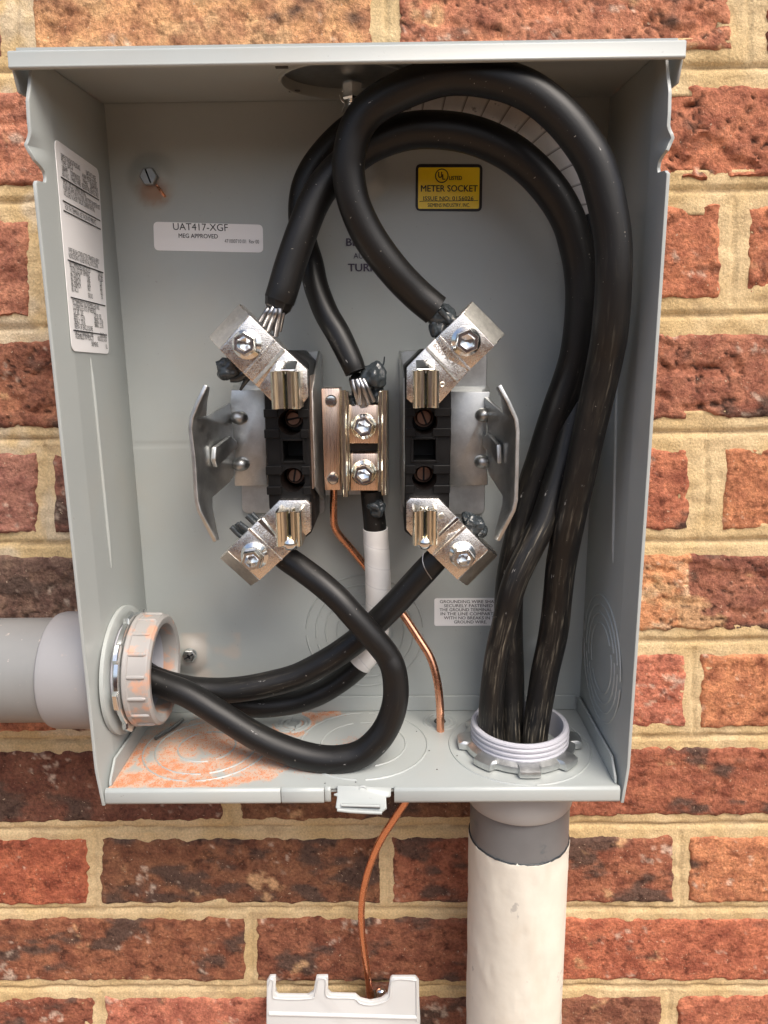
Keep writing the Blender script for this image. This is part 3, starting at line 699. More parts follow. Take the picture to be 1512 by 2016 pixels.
# ------------------------------------------------------------------ labels with their printing
def rrect(P, r, n=5):
    """rounded quad through four Vectors (order TL, TR, BR, BL)"""
    out = []
    for i in range(4):
        p, a, b = P[i], P[i - 1], P[(i + 1) % 4]
        da = (a - p).normalized() * r; db = (b - p).normalized() * r
        for k in range(n + 1):
            t = k / n; out.append(p + da * (1 - t) ** 2 + db * t ** 2)
    return out
def plate(P, r, nrm, th, m, name, parent):
    pts = rrect(P, r); bm = prism_bm(pts, Vector(nrm) * th); return obj(name, from_bm(bm), m, parent, 30)
def text(s, origin, xdir, zdir, size, m, parent, width=None, align='LEFT', bold=0., name='lettering', caph=None):
    """flat print: xdir reading direction, zdir up; size = cap height in metres; width squeezes the line to that length"""
    cu = bpy.data.curves.new('lettering', 'FONT'); cu.body = s; cu.align_x = 'LEFT'; cu.size = 1.; cu.resolution_u = 3
    o = bpy.data.objects.new('tmp', cu); COL.objects.link(o)
    bpy.context.view_layer.update()
    dg = bpy.context.evaluated_depsgraph_get(); me = bpy.data.meshes.new_from_object(o.evaluated_get(dg))
    bpy.data.objects.remove(o)
    if not len(me.vertices): return None
    co_ = np.empty(len(me.vertices) * 3, dtype=np.float32); me.vertices.foreach_get('co', co_); co_ = co_.reshape(-1, 3)
    x0, x1 = co_[:, 0].min(), co_[:, 0].max(); k = size / .70; kx = k
    if width: kx = width / (x1 - x0)
    sh = -x0 if align == 'LEFT' else -(x0 + x1) / 2 if align == 'CENTER' else -x1
    X, Z, O = Vector(xdir).normalized(), Vector(zdir).normalized(), Vector(origin); Nn = X.cross(Z)
    out = np.array(O)[None] + ((co_[:, :1] + sh) * kx) * np.array(X)[None] + (co_[:, 1:2] * k) * np.array(Z)[None]
    me.vertices.foreach_set('co', out.astype(np.float32).ravel()); me.update(); me.name = 'lettering'
    if bold:
        bm = bmesh.new(); bm.from_mesh(me); e_ = bold * size * 1.3
        for q_, (dx, dz) in enumerate(((1, 0), (-1, 0), (0, .6), (0, -.6))):
            m2 = me.copy(); m2.transform(Matrix.Translation(X * dx * e_ + Z * dz * e_ + Nn * 3e-6 * (q_ + 1))); bm.from_mesh(m2); bpy.data.meshes.remove(m2)
        bm.to_mesh(me); bm.free()
    return obj(name, me, m, parent, None)
YL = YB - .00045
def lpx(s, u0, u1, vb, vt, parent, m=M_INK, y=YL, bold=0., name='lettering'):
    """text spanning photo x u0..u1, baseline vb, cap top vt, on plane y"""
    a, b = W(u0, vb[0] if isinstance(vb, tuple) else vb, y), W(u1, vb[1] if isinstance(vb, tuple) else vb, y); h = (W(u0, vt, y) - W(u0, vb[0] if isinstance(vb, tuple) else vb, y)).length
    return text(s, a, b - a, Vector((0, 0, 1)), h, m, parent, (b - a).length, 'LEFT', bold, name)
L1 = plate([W(302, 436.5, YB), W(517.5, 442.5, YB), W(518.5, 497.5, YB), W(304, 493, YB)], .0028, (0, -1, 0), .0003, M_LABEL, 'catalog_label', bx)
lpx('UAT417-XGF', 341, 449, (452.5, 455), 438.5, L1); lpx('MEG APPROVED', 352, 429, (468, 469.5), 459.5, L1, bold=.012); lpx('471000710101  Rev 00', 442.5, 510, (478, 479.5), 470.5, L1)
L2 = plate([W(818.5, 323, YB), W(950, 323.5, YB), W(948.5, 416.5, YB), W(818, 415.5, YB)], .003, (0, -1, 0), .0003, M_INK, 'listing_label', bx)
L2b = plate([W(823.5, 329.5, YB - .0003), W(944.5, 329.5, YB - .0003), W(943, 411, YB - .0003), W(823, 411, YB - .0003)], .001, (0, -1, 0), .0001, M_YELLOW, 'yellow_field', L2)
Y2 = YB - .0006
def l2(s, u0, u1, vb, vt, bold=0.): lpx(s, u0, u1, vb, vt, L2, M_INK, Y2, bold)
l2('METER SOCKET', 829, 940, 377, 364.5, .02); l2('ISSUE NO: 0156026', 833.5, 932, 394.5, 386.5, .012); l2('SIEMENS INDUSTRY, INC.', 842, 925, 407.5, 400, .006); l2('LISTED', 884.5, 909.5, 354, 346.5, .03)
l2('U', 863, 870, 350, 338, .03); l2('L', 871, 876.5, 353.5, 343, .03)
c = W(869.8, 346, Y2); v, f = ring(c, (0, -1, 0), 12.3 * mpp(c), .0001, .00028, n=40); obj('emblem_ring', pydata(v, f), M_INK, L2, None)
a, b = W(826, 396.3, Y2), W(941, 396.3, Y2); obj('rule', box((a.x, Y2 - .0001, a.z - .00012), (b.x, Y2, a.z + .00012), 0), M_INK, L2, None)
L3 = plate([W(855, 1178, YB), W(1012, 1177, YB), W(1012, 1231, YB), W(855, 1232, YB)], .0016, (0, -1, 0), .0003, M_LABEL, 'grounding_label', bx)
for s, u0, u1, vb in (('GROUNDING WIRE SHALL BE', 866, 995, 1187), ('SECURELY FASTENED TO', 874, 987, 1195), ('THE GROUND TERMINAL', 865.5, 968, 1203), ('IN THE LINE COMPARTMENT', 867.5, 998, 1211), ('WITH NO BREAKS IN THE', 874, 985, 1219), ('GROUND WIRE.', 894, 958, 1227)):
    lpx(s, u0, u1, vb + .3, vb - 5.6, L3, bold=.006)
# tall rating label on the left side panel
XS = -HW + .0010
P4 = [Wx(106, 272, XS), Wx(193, 334, XS), Wx(214, 697, XS), Wx(141, 691, XS)]
L4 = plate(P4, .004, (1, 0, 0), .0003, M_LABEL, 'rating_label', bx)
XT = XS + .0005
def q4(s, t):
    a = P4[0].lerp(P4[1], s); b = P4[3].lerp(P4[2], s); p = a.lerp(b, t); return Vector((XT, p.y, p.z))
def l4(s, s0, s1, t, h, bold=0.):
    bold = 0; h = .0025
    a, b = q4(s0, t), q4(s1, t); text(s, a, b - a, Vector((0, 0, 1)), h, M_INK, L4, (b - a).length, 'LEFT', bold)
def r4(t): a, b = q4(.06, t), q4(.95, t); obj('rule', prism([a + Vector((0, 0, -.0003)), b + Vector((0, 0, -.0003)), b + Vector((0, 0, .0003)), a + Vector((0, 0, .0003))], (.0001, 0, 0), 0), M_INK, L4, None)
TXT = [('SIEMENS TALON CATALOG NO.', .10, .52, .075, .02), ('UAT417-XGF', .66, .90, .075, .02), ('TYPE: UAT-4', .10, .34, .103, 0), ('4 JAW METER SOCKET', .56, .92, .103, 0), ('200AMP', .10, .22, .130, .03), ('CONTINUOUS', .28, .50, .130, 0), ('1 PHASE', .56, .68, .130, 0), ('200AMP MAX', .74, .94, .130, 0),
       ('600 V.A.C.   1 PHASE 3 WIRE   RESIDENTIAL SERVICE ONLY', .10, .95, .157, 0), ('SHORT CIRCUIT CURRENT RATING:', .10, .62, .192, 0), ('10,000 RMS AMPS 600 VOLTS MAX. ANY TYPE OR METER NOT', .10, .97, .219, 0), ('INCLUDED IN SHORT CIRCUIT CURRENT RATING', .10, .82, .246, 0),
       ('FOR 5TH TERMINAL USE TALON KIT 9998-FCT', .10, .84, .312, 0), ('WIRE BRUSH CONDUCTOR STRANDS & APPLY', .10, .86, .515, 0), ('NONOXIDANT AL/ALBF INSTALL INTO CONN.', .10, .82, .542, 0), ('RECOMMENDED INSTALLED', .10, .60, .582, 0), ('TORQUE', .80, .93, .582, 0), ('TALON LUGS OR TERMINALS', .10, .58, .606, 0), ('IN-LBS', .80, .93, .606, 0),
       ('#6-250MCM', .10, .33, .630, .02), ('LINE', .50, .58, .630, 0), ('250', .84, .90, .630, 0), ('#6-250MCM', .10, .33, .654, .02), ('LOAD', .50, .58, .654, 0), ('250', .84, .90, .654, 0), ('#6-250MCM', .10, .33, .678, .02), ('NEUT', .50, .58, .678, 0), ('250', .84, .90, .678, 0), ('#2 ACU', .10, .26, .702, 0), ('GROUND', .50, .62, .714, 0), ('50', .86, .90, .702, 0),
       ('RECOMMENDED TALON/SIEMENS HUB AND', .10, .78, .766, 0), ('COVERPLATE KITS (IF NEEDED)', .10, .68, .790, 0), ('CAT NO.  SIZE', .10, .34, .814, 0), ('CAT NO.  SIZE', .62, .82, .814, 0), ('38597-2  1.25 IN', .10, .37, .838, 0), ('38598-2  1.5 IN', .62, .86, .838, 0), ('38596-2  2.0 IN', .10, .37, .862, 0), ('38600-2  2.5 IN', .62, .86, .862, 0), ('NEMA 3R ENCLOSURE', .10, .56, .886, 0),
       ('DATE OF MANUFACTURE', .10, .56, .916, 0), ('ASSEMBLED IN MEXICO', .10, .56, .936, 0), ('38103 Rev C', .76, .94, .912, 0), ('NORCROSS, GA USA', .68, .94, .934, 0), ('SIEMENS', .50, .68, .966, .03), ('UL', .90, .95, .972, 0)]
for s, a, b, t, bo in TXT: l4(s, a, b, t, .0031, bo)
for t in (.167, .276, .322, .555, .735, .896): r4(t)
# ink stamp on the back panel, partly behind the cable
ST = obj('ink_stamp', pydata([W(680, 484, YL), W(681, 484, YL), W(681, 484.5, YL)], [(0, 1, 2)]), M_STAMP, bx, None)
lpx('BELK', 682, 730, 484, 469, ST, M_STAMP, bold=.03); lpx('AUG 21', 696, 742, 509, 498, ST, M_STAMP); lpx('TURNER', 685.5, 770, 534, 519, ST, M_STAMP, bold=.03)

# ------------------------------------------------------------------ terminal blocks
YLUG, YBLK = -.066, -.060
def poly(P, y): return [W(u, v, y) for u, v in P]
def block_body(front, ribs, holes, square, parent):
    o = obj('block_body', prism(poly(front, YBLK), (0, -.012 - YBLK, 0), .0006, 1), M_BLACKP, parent, 35)
    cut = []
    for (u, v, r) in holes:
        c = W(u, v, YBLK); cut.append(obj('cutter', lathe([(0, -.002), (r * mpp(c), -.002), (r * mpp(c), .026), (0, .026)], c + Vector((0, -.001, 0)), (0, 1, 0), 32), None, None))
    a, b = W(square[0], square[1], YBLK), W(square[2], square[3], YBLK)
    cut.append(obj('cutter', box((a.x, YBLK - .003, b.z), (b.x, YBLK + .020, a.z), 0), None, None, None))
    boolean_cut(o, cut)
    # raised bars either side of the holes, and the frame of the square opening
    for (u0, v0, u1, v1) in ribs:
        p, q = W(u0, v0, YBLK), W(u1, v1, YBLK); obj('rib', box((p.x, YBLK - .0016, q.z), (q.x, YBLK + .0005, p.z), .0003, 1), M_BLACKP, parent, 30)
    fw_ = .0012
    for lo, hi in (((a.x - fw_, b.z - fw_), (a.x, a.z + fw_)), ((b.x, b.z - fw_), (b.x + fw_, a.z + fw_)), ((a.x, a.z), (b.x, a.z + fw_)), ((a.x, b.z - fw_), (b.x, b.z))):
        obj('opening_frame', box((lo[0], YBLK - .0009, lo[1]), (hi[0], YBLK + .0005, hi[1]), .0002, 1), M_BLACKP, parent, 30)
    return o
def screw_deep(u, v, ang, parent, r=.0040):
    c = W(u, v, -.040); bm = lathe_bm([(r * 1.25, 0), (r * 1.25, .001), (r, .0012), (r, .0032), (r * .85, .0037), (0, .0038)], c, (0, -1, 0), 24)
    s_o = obj('terminal_screw', from_bm(bm), M_BRONZE, parent, 35)
    b2 = bmesh.new(); slot(b2, c, (0, -1, 0), r * 1.8, .0011, ang, .0037); obj('screw_slot', from_bm(b2), M_INK, s_o, 20)
def lug(block, tongue, cham, deep, parent, txt):
    """block: front outline of the thick body (its first two points are the chamfer line), tongue: thin plate outline, cham/deep: end chamfer"""
    bm = bmesh.new(); yb = -.0475
    fr = poly(block, YLUG); dp = [W(u, v, YLUG + .0075) for u, v in deep]
    # end bevel runs from fr[0], fr[1] to dp[0], dp[1]
    f = [bm.verts.new(p) for p in fr]; g = [bm.verts.new(p) for p in dp]
    back = [bm.verts.new(Vector((p.x, yb, p.z))) for p in dp] + [bm.verts.new(Vector((p.x, yb, p.z))) for p in fr[2:]]
    bm.faces.new(f); bm.faces.new((f[0], f[1], g[1], g[0]))
    bm.faces.new(back[::-1]) if False else bm.faces.new(back)
    n = len(f)
    bm.faces.new((g[0], g[1], back[1], back[0]))
    bm.faces.new((f[1], f[2], back[2], back[1], g[1]))
    for i in range(2, n - 1): bm.faces.new((f[i], f[i + 1], back[i + 1], back[i]))
    bm.faces.new((f[n - 1], f[0], g[0], back[0], back[n - 1]))
    bmesh.ops.recalc_face_normals(bm, faces=bm.faces); bev(bm, .0004, 2, 20)
    o = obj('lug', from_bm(bm), M_LUG, parent, 25)
    e = [Vector(p) for p in (fr[0], fr[1], dp[1], dp[0])]
    nrm = (e[1] - e[0]).cross(e[3] - e[0]).normalized(); nrm = nrm if nrm.y < 0 else -nrm
    cen = sum(e, Vector()) / 4; e = [cen + (p - cen) * .955 for p in e]
    obj('cut_end', from_bm(prism_bm([p + nrm * .0001 for p in e], nrm * .0002)), M_LUGEND, o, 20)
    obj('lug_tongue', prism(poly(tongue, YLUG + .0006), (0, .0055, 0), .0004, 2), M_LUG, o, 25)
    return o
def bolt(u, v, ut, vt, r_fl, r_hex, parent, rot=.3, y=YLUG):
    c = W(u, v, y); t = W(ut, vt, y - .0105); a = (t - c).normalized()
    a = (a + Vector((0, -1, 0)) * 1.2).normalized()
    k = mpp(c); return obj('hex_bolt', from_bm(hexhead(bmesh.new(), c, a, r_hex * k, .0104, r_fl * k, .0022, r_hex * k * .64, .0075, rot)), M_ZINC, parent, 30)
def bar_on(P, y, th, m, parent, name='raised_rib', r=.0002):
    return obj(name, prism(poly(P, y), (0, th, 0), r, 1), m, parent, 25)
def jaw(u0, u1, v0, v1, parent, tilt=0.):
    """two-lobed spring jaw standing on the lug, seen from the front"""
    yf = YLUG - .0195; L = W(u0, v0, yf).x; R = W(u1, v0, yf).x; zt, zb = W(u0, v0, yf).z, W(u0, v1, yf).z
    hw_, cx = (R - L) / 2, (R + L) / 2; dep = YLUG - yf
    half = [(1, 0), (1, .78), (.985, .90), (.93, .97), (.84, 1.), (.72, .975), (.58, .92), (.42, .865), (.28, .85), (.16, .835), (.07, .76), (.045, .66), (.05, .55), (.10, .42), (.2, .34)]
    def strip(sg):
        P = [Vector((cx + sg * a * hw_, YLUG - b * dep)) .to_3d() if False else (cx + sg * a * hw_, YLUG - b * dep) for a, b in half]
        th = .0011; bm = bmesh.new(); n = len(P); ou, inn = [], []
        for i, (x, y) in enumerate(P):
            x0, y0 = P[max(0, i - 1)]; x1, y1 = P[min(n - 1, i + 1)]; dx, dy = x1 - x0, y1 - y0; l = math.hypot(dx, dy)
            nx_, ny_ = (dy / l * sg, -dx / l * sg)
            ou.append((x, y)); inn.append((x + nx_ * th * (1 if True else 0), y + ny_ * th))
        rings = []
        for z in (zt, zb): rings.append(([bm.verts.new((x, y, z)) for x, y in ou], [bm.verts.new((x, y, z)) for x, y in inn]))
        (A, B), (C_, D_) = rings
        for i in range(n - 1):
            bm.faces.new((A[i], A[i + 1], C_[i + 1], C_[i])); bm.faces.new((B[i + 1], B[i], D_[i], D_[i + 1]))
            bm.faces.new((A[i + 1], A[i], B[i], B[i + 1])); bm.faces.new((C_[i], C_[i + 1], D_[i + 1], D_[i]))
        bm.faces.new((A[0], C_[0], D_[0], B[0])); bm.faces.new((A[-1], B[-1], D_[-1], C_[-1]))
        bmesh.ops.recalc_face_normals(bm, faces=bm.faces)
        return bm
    bm = strip(1); m2 = bpy.data.meshes.new('q'); b2 = strip(-1); b2.to_mesh(m2); b2.free(); bm.from_mesh(m2); bpy.data.meshes.remove(m2)
    o = obj('jaw', from_bm(bm), M_BRASS, parent, 40)
    # folded steel spring inside: a flat leaf with a rounded end at the bottom and a flared lip on top
    obj('spring_leaf', box((cx - hw_ * .72, YLUG - dep * .62, zb + .001), (cx + hw_ * .72, YLUG - dep * .55, zt - .0015), .0002, 1), M_GREASE, o, 30)
    return o, cx, hw_, dep, zt, zb
def spring_end(cx, hw_, z, parent, dep):
    bm = bmesh.new(); bmesh.ops.create_uvsphere(bm, u_segments=20, v_segments=12, radius=1)
    for v in bm.verts: v.co = Vector((cx + v.co.x * hw_ * .72, YLUG - dep * .62 + v.co.y * dep * .30, z + v.co.z * .0042))
    obj('spring_end', from_bm(bm), M_ZINC, parent, 60)
def flare(cx, hw_, zt, dep, parent):
    y0, y1 = YLUG - dep * .25, YLUG - dep * .85
    obj('spring_lip', prism([Vector((cx - hw_ * .72, y0, zt + .0050)), Vector((cx + hw_ * .72, y0, zt + .0050)), Vector((cx + hw_ * .74, y1, zt + .0008)), Vector((cx - hw_ * .74, y1, zt + .0008))], (0, .0004, -.0009), .0003, 1), M_ZINC, parent, 30)
def bypass_horn(outer, inner, parent, bumps, gusset, sg):
    P = [W(u, v, y) for u, v, y in outer + inner]
    bm = bmesh.new(); V = [bm.verts.new(p) for p in P]
    for t in tessellate_polygon([[Vector((u, v, 0)) for u, v, y in outer + inner]]): bm.faces.new([V[i] for i in t])
    bmesh.ops.recalc_face_normals(bm, faces=bm.faces)
    if sum(f.normal.y * f.calc_area() for f in bm.faces) > 0: bmesh.ops.reverse_faces(bm, faces=bm.faces)
    o = obj('bypass_horn', from_bm(bm, False), M_GALV, parent, 50)
    md = o.modifiers.new('s', 'SOLIDIFY'); md.thickness = .0022; md.offset = -1
    md = o.modifiers.new('b', 'BEVEL'); md.width = .0004; md.segments = 2; md.limit_method = 'ANGLE'; md.angle_limit = math.radians(50)
    for (u, v, y) in bumps:
        c = W(u, v, y); bm = bmesh.new(); bmesh.ops.create_uvsphere(bm, u_segments=20, v_segments=12, radius=1)
        for q in bm.verts: q.co = c + Vector((q.co.x * .0052 - sg * 0, q.co.y * .0045, q.co.z * .0042))
        obj('pressed_bump', from_bm(bm), M_GALV, o, 70)
    G = [W(u, v, y) for u, v, y in gusset]; n_ = (G[1] - G[0]).cross(G[-1] - G[0]).normalized()
    n_ = n_ if n_.y < 0 else -n_
    obj('pressed_gusset', prism([g + n_ * .0008 for g in G], n_ * .0030, .0010, 3), M_GALV, o, 50)

# ---- left block
tl = thing('terminal_block', 'left black terminal block with silver lugs, jaws and a grey horn on its left', 'terminal block', 'terminal blocks in the meter box')
block_body([(519, 735), (545, 690), (584, 690), (608, 716), (609, 850), (611, 925), (614, 1048), (592, 1066), (548, 1066), (530, 1000), (524, 880)],
           [(519.5, 805.5, 547, 821.5), (587, 805.5, 608.5, 821.5), (520.5, 845.5, 551, 862), (592, 845.5, 609, 862), (523.5, 917.5, 556, 934), (594, 917.5, 611, 934), (525.5, 957.5, 555, 973), (597, 957.5, 613, 973)],
           [(572, 832, 25), (576, 945, 24.3)], (557, 868, 597, 907), tl)
screw_deep(579, 823, .18, tl); screw_deep(581.5, 934, 1.4, tl)
UL = lug([(432.5, 688.7), (492, 621), (560, 688), (508, 763), (478, 734)], [(531, 786), (502, 757), (548, 676), (567, 693), (605, 728), (605, 783), (595, 797), (541, 797)], None, [(411, 664), (472, 598)], tl, '')
bolt(487, 678, 479.5, 677, 30, 23, UL, .5)
bar_on([(479, 732.5), (539.5, 667.5), (543, 671), (482.5, 736.5)], YLUG - .0006, .001, M_LUG, UL)
bar_on([(497, 751), (556, 685), (561, 690), (503, 757)], YLUG - .0005, .001, M_LUGEND, UL)
JU, cx_, h_, dp_, zt_, zb_ = jaw(530.5, 587, 732, 806, tl); flare(cx_, h_, zt_, dp_, JU)
LL = lug([(448.6, 1083.8), (512, 1141.7), (569, 1088.6), (550, 1060), (552, 985), (490, 1042.5)][0:3] + [(541, 1052), (507, 1026)], [(512, 1024), (550, 985), (602.5, 985), (611, 993), (612, 1045.7), (599, 1057), (569, 1088.6), (538, 1060)], None, [(432.7, 1098), (495, 1153.7)], tl, '')
bolt(502, 1093, 494.6, 1106, 28, 22, LL, .2)
bar_on([(487, 1043), (491, 1039), (556.5, 1102), (552.5, 1105.5)], YLUG - .0006, .001, M_LUG, LL)
bar_on([(506.5, 1026), (514, 1020.5), (541.5, 1053), (540.5, 1060)], YLUG - .0005, .001, M_ZINC, LL)
JL_, cx_, h_, dp_, zt_, zb_ = jaw(540.5, 591.5, 1010, 1077, tl); spring_end(cx_, h_, zb_ + .0004, JL_, dp_)
# lettering pressed into the lugs
def lugtext(s, a, b, h, parent):
    A, B = W(*a, YLUG - .00015), W(*b, YLUG - .00015); X = (B - A); Z = Vector((-X.z, 0, X.x)).normalized()
    text(s, A, X, Z, h, M_PRESS, parent, X.length, 'LEFT', .01)
lugtext('250 KCMIL - 6', (489, 741), (545, 680), .0024, UL); lugtext('600V AL9CU', (496, 746), (550, 688), .0020, UL)
lugtext('250 KCMIL - 6', (499, 1039), (556, 1094), .0024, LL); lugtext('600V AL9CU', (508, 1036), (538, 1065), .0020, LL)
# steel straps and brackets behind
obj('mounting_strap', prism(rrect(poly([(474, 700), (634, 690), (640, 1012), (476, 1010)], -.0095), .004), (0, .0022, 0), .0003, 1), M_GALV, tl, 30)
obj('mounting_bracket', prism(poly([(455, 768), (521, 768), (526, 955), (462, 957), (461, 940), (463, 897), (458.6, 839), (453, 795)], -.022), (0, .0020, 0), .0005, 2), M_GALV, tl, 30)
obj('bracket_fold', prism([W(455, 768, -.022), W(521, 768, -.022), W(521, 759, -.012), W(458, 759, -.012)], (0, .0018, 0), .0005, 2), M_GALV, tl, 30)
x1 = W(613, 850, -.050).x
obj('side_plate', prism([Vector((x1, -.050, W(613, 770, -.05).z)), Vector((x1, -.050, W(613, 960, -.05).z)), Vector((x1 + .0015, -.014, W(613, 1010, -.05).z)), Vector((x1 + .0015, -.014, W(613, 690, -.05).z))], (.0015, 0, 0), .0003, 1), M_GALV, tl, 30)
xb = W(609, 850, YBLK + .002).x
obj('bus_strip', prism([Vector((xb + .0002, YBLK + .003, W(609, 740, YBLK).z)), Vector((xb + .0002, YBLK + .003, W(609, 965, YBLK).z)), Vector((xb + .0008, -.035, W(609, 965, YBLK).z)), Vector((xb + .0008, -.035, W(609, 740, YBLK).z))], (.0009, 0, 0), .0002, 1), M_BAR, tl, 30)
YH, YO = -.022, -.070
bypass_horn([(409, 760, YO), (392, 795, YO), (380, 824, YO), (377.5, 845, YO), (385, 908, YO), (389.5, 985, YO), (395, 1005, YO), (426.6, 1065, YO + .002)],
            [(432, 1062, YO + .006), (419, 1000, -.054), (419, 979, -.050), (452.7, 949, -.026), (461, 937, YH), (463, 897, YH), (458.6, 839, YH), (453.6, 794, YH), (407, 819, -.050), (409, 790, -.058), (414, 763, YO + .006)],
            tl, [(471, 822, -.022), (474.5, 914, -.022)], [(444, 857, -.0335), (456, 868, -.0265), (457, 880, -.0260), (440, 898, -.0365), (416, 921, -.0510), (411, 905, -.0540), (413, 880, -.0525)], 1)
# ---- right block
tr = thing('terminal_block', 'right black terminal block with silver lugs, jaws and a grey horn on its right', 'terminal block', 'terminal blocks in the meter box')
block_body([(797, 722), (834, 686), (870, 690), (888, 735), (888, 860), (886, 930), (884, 1000), (850, 1066), (810, 1057), (796, 1046), (797, 900)],
           [(798.5, 803.5, 818, 819), (855, 803.5, 888, 819), (799, 843, 818, 858.5), (852, 843, 887.5, 858.5), (799.5, 915.5, 818, 932), (853, 915.5, 886, 932), (797.5, 955, 816, 970), (853, 955, 885.5, 970)],
           [(836.4, 830.8, 25), (835.5, 941.6, 24.3)], (814, 865, 857.5, 905.5), tr)
screw_deep(834, 821, 1.95, tr, .0044); screw_deep(833.5, 930, 1.57, tr, .0044)
UR = lug([(973.7, 681.6), (910, 617), (857, 667), (880, 705), (924, 729)], [(924, 729), (866, 793.5), (820, 797), (811, 794), (800.6, 785), (800.6, 723.7), (834, 689), (857, 667)], None, [(994, 658), (929, 592.7)], tr, '')
bolt(917, 672, 921, 674, 30, 24, UR, .4)
bar_on([(924.4, 731), (863, 664), (866.5, 660.5), (928, 727)], YLUG - .0006, .001, M_LUG, UR)
bar_on([(838, 687), (841, 682), (904, 748), (899, 752.5)], YLUG - .0005, .001, M_LUGEND, UR)
c = W(871, 757, YLUG + .0006); v, f = ring(c, (0, -1, 0), .0011, .0005, .0005, n=20); obj('stud_ring', pydata(v, f), M_LUGEND, UR, 60)
JU, cx_, h_, dp_, zt_, zb_ = jaw(813.5, 865.5, 730, 804, tr); flare(cx_, h_, zt_, dp_, JU)
LR = lug([(961, 1082), (900, 1141), (856.5, 1098), (882, 1052), (917.6, 1037.8)], [(917.6, 1037.8), (863.6, 982), (808, 980.6), (800, 990), (800, 1042.5), (809.7, 1053.7), (846, 1088.6), (858, 1098)], None, [(980, 1093), (919, 1153.7)], tr, '')
bolt(909.7, 1091, 912.5, 1104, 27, 22, LR, .1)
bar_on([(856, 1097), (852.5, 1093.5), (915, 1035), (919, 1039)], YLUG - .0006, .001, M_LUG, LR)
bar_on([(864, 1052), (864, 1058), (905, 1022), (900, 1017)], YLUG - .0005, .001, M_ZINC, LR)
c = W(869, 1016, YLUG + .0006); obj('stud', lathe([(.0017, 0), (.0015, .0007), (0, .0010)], c, (0, -1, 0), 20), M_LUGEND, LR, 60)
JL_, cx_, h_, dp_, zt_, zb_ = jaw(813, 862, 1008, 1075, tr); spring_end(cx_, h_, zb_ + .0004, JL_, dp_)
lugtext('250 KCMIL - 6', (857, 672), (915, 733), .0024, UR); lugtext('600V AL9CU', (852, 680), (905, 736), .0020, UR)
lugtext('250 KCMIL - 6', (862, 1090), (914, 1040), .0024, LR); lugtext('600V AL9CU', (866, 1078), (908, 1037), .0020, LR)
obj('mounting_strap', prism(rrect(poly([(788, 690), (959, 690), (954, 1012), (788, 1012)], -.0095), .004), (0, .0022, 0), .0003, 1), M_GALV, tr, 30)
obj('mounting_bracket', prism(poly([(886, 771), (965, 771), (964, 790), (958, 841), (958, 892), (959, 925), (961, 955), (885, 957)], -.022), (0, .0020, 0), .0005, 2), M_GALV, tr, 30)
obj('bracket_fold', prism([W(886, 771, -.022), W(965, 771, -.022), W(960, 761, -.012), W(886, 761, -.012)], (0, .0018, 0), .0005, 2), M_GALV, tr, 30)
x1 = W(797, 850, -.055).x
obj('side_plate', prism([Vector((x1 - .0006, -.055, W(797, 745, -.055).z)), Vector((x1 - .0006, -.055, W(797, 1000, -.055).z)), Vector((x1 - .0022, -.014, W(797, 1010, -.055).z)), Vector((x1 - .0022, -.014, W(797, 690, -.055).z))], (.0010, 0, 0), .0003, 1), M_GALV, tr, 30)
bypass_horn([(979.6, 761, YO), (998, 794, YO), (1013, 827, YO), (1016, 850, YO), (1014, 934, YO), (1012.5, 985, YO), (1008, 1005, YO), (978, 1064, YO + .002)],
            [(971, 1060, YO + .006), (988, 996, -.054), (989, 976, -.050), (963.6, 936, -.026), (959.4, 925.5, YH), (958.5, 892, YH), (959.4, 841, YH), (952.6, 782, YH), (991.4, 815, -.050), (985, 785, -.058), (976, 763.6, YO + .006)],
            tr, [(952.5, 817, -.022), (950.5, 909, -.022)], [(971, 853, -.0330), (990.6, 875, -.0500), (992, 913.7, -.0510), (979.6, 900, -.0420), (962, 878, -.0260), (962, 861, -.0260)], -1)

# ------------------------------------------------------------------ neutral terminal between the blocks
ne = thing('neutral_terminal', 'bright metal neutral terminal with two hex bolts between the black blocks', 'terminal')
YN = -.050
obj('base_plate', box(tuple(W(640, 985, -.016))[0:1] + (-.016,) + (W(640, 975, -.016).z,), (W(764, 700, -.016).x, -.008, W(700, 770, -.016).z), .0005, 1), M_GALV, ne, 30)
gb = obj('ground_bar', prism(poly([(632.6, 765), (668.5, 765), (670, 965), (639, 965)], -.046), (0, .020, 0), .0004, 2), M_BAR, ne, 25)
for u, v, a in ((652, 789, -.5), (655.7, 942, 0.)):
    c = W(u, v, -.046); s_o = obj('slotted_screw', from_bm(lathe_bm([(.0032, -.0005), (.0033, .0010), (.0027, .0018), (0, .0022)], c, (0, -1, 0), 24)), M_ZINC, gb, 40)
    bm = bmesh.new(); slot(bm, c, (0, -1, 0), .0060, .0009, a, .0019); obj('screw_slot', from_bm(bm), M_SCRAP, s_o, 20)
for P, sg in (([(675, 768), (676.5, 850), (678, 920), (680, 977)], 1), ([(757.5, 768), (757, 850), (756.5, 920), (756, 974)], -1)):
    pts = [W(u, v, -.055) for u, v in P]; rl = obj('terminal_rail', sweep(pts, [.0018] * 4, 20), M_BRASS, ne, 50)
    u0, u1 = (680, 687) if sg > 0 else (744.5, 752)
    obj('rail_web', prism(poly([(u0, 770), (u1, 770), (u1 + 2 * sg * (1 if sg > 0 else .5), 968), (u0 + 3 * sg * (1 if sg > 0 else .3), 968)], -.053), (0, .012, 0), .0004, 1), M_BRASS, rl, 30)
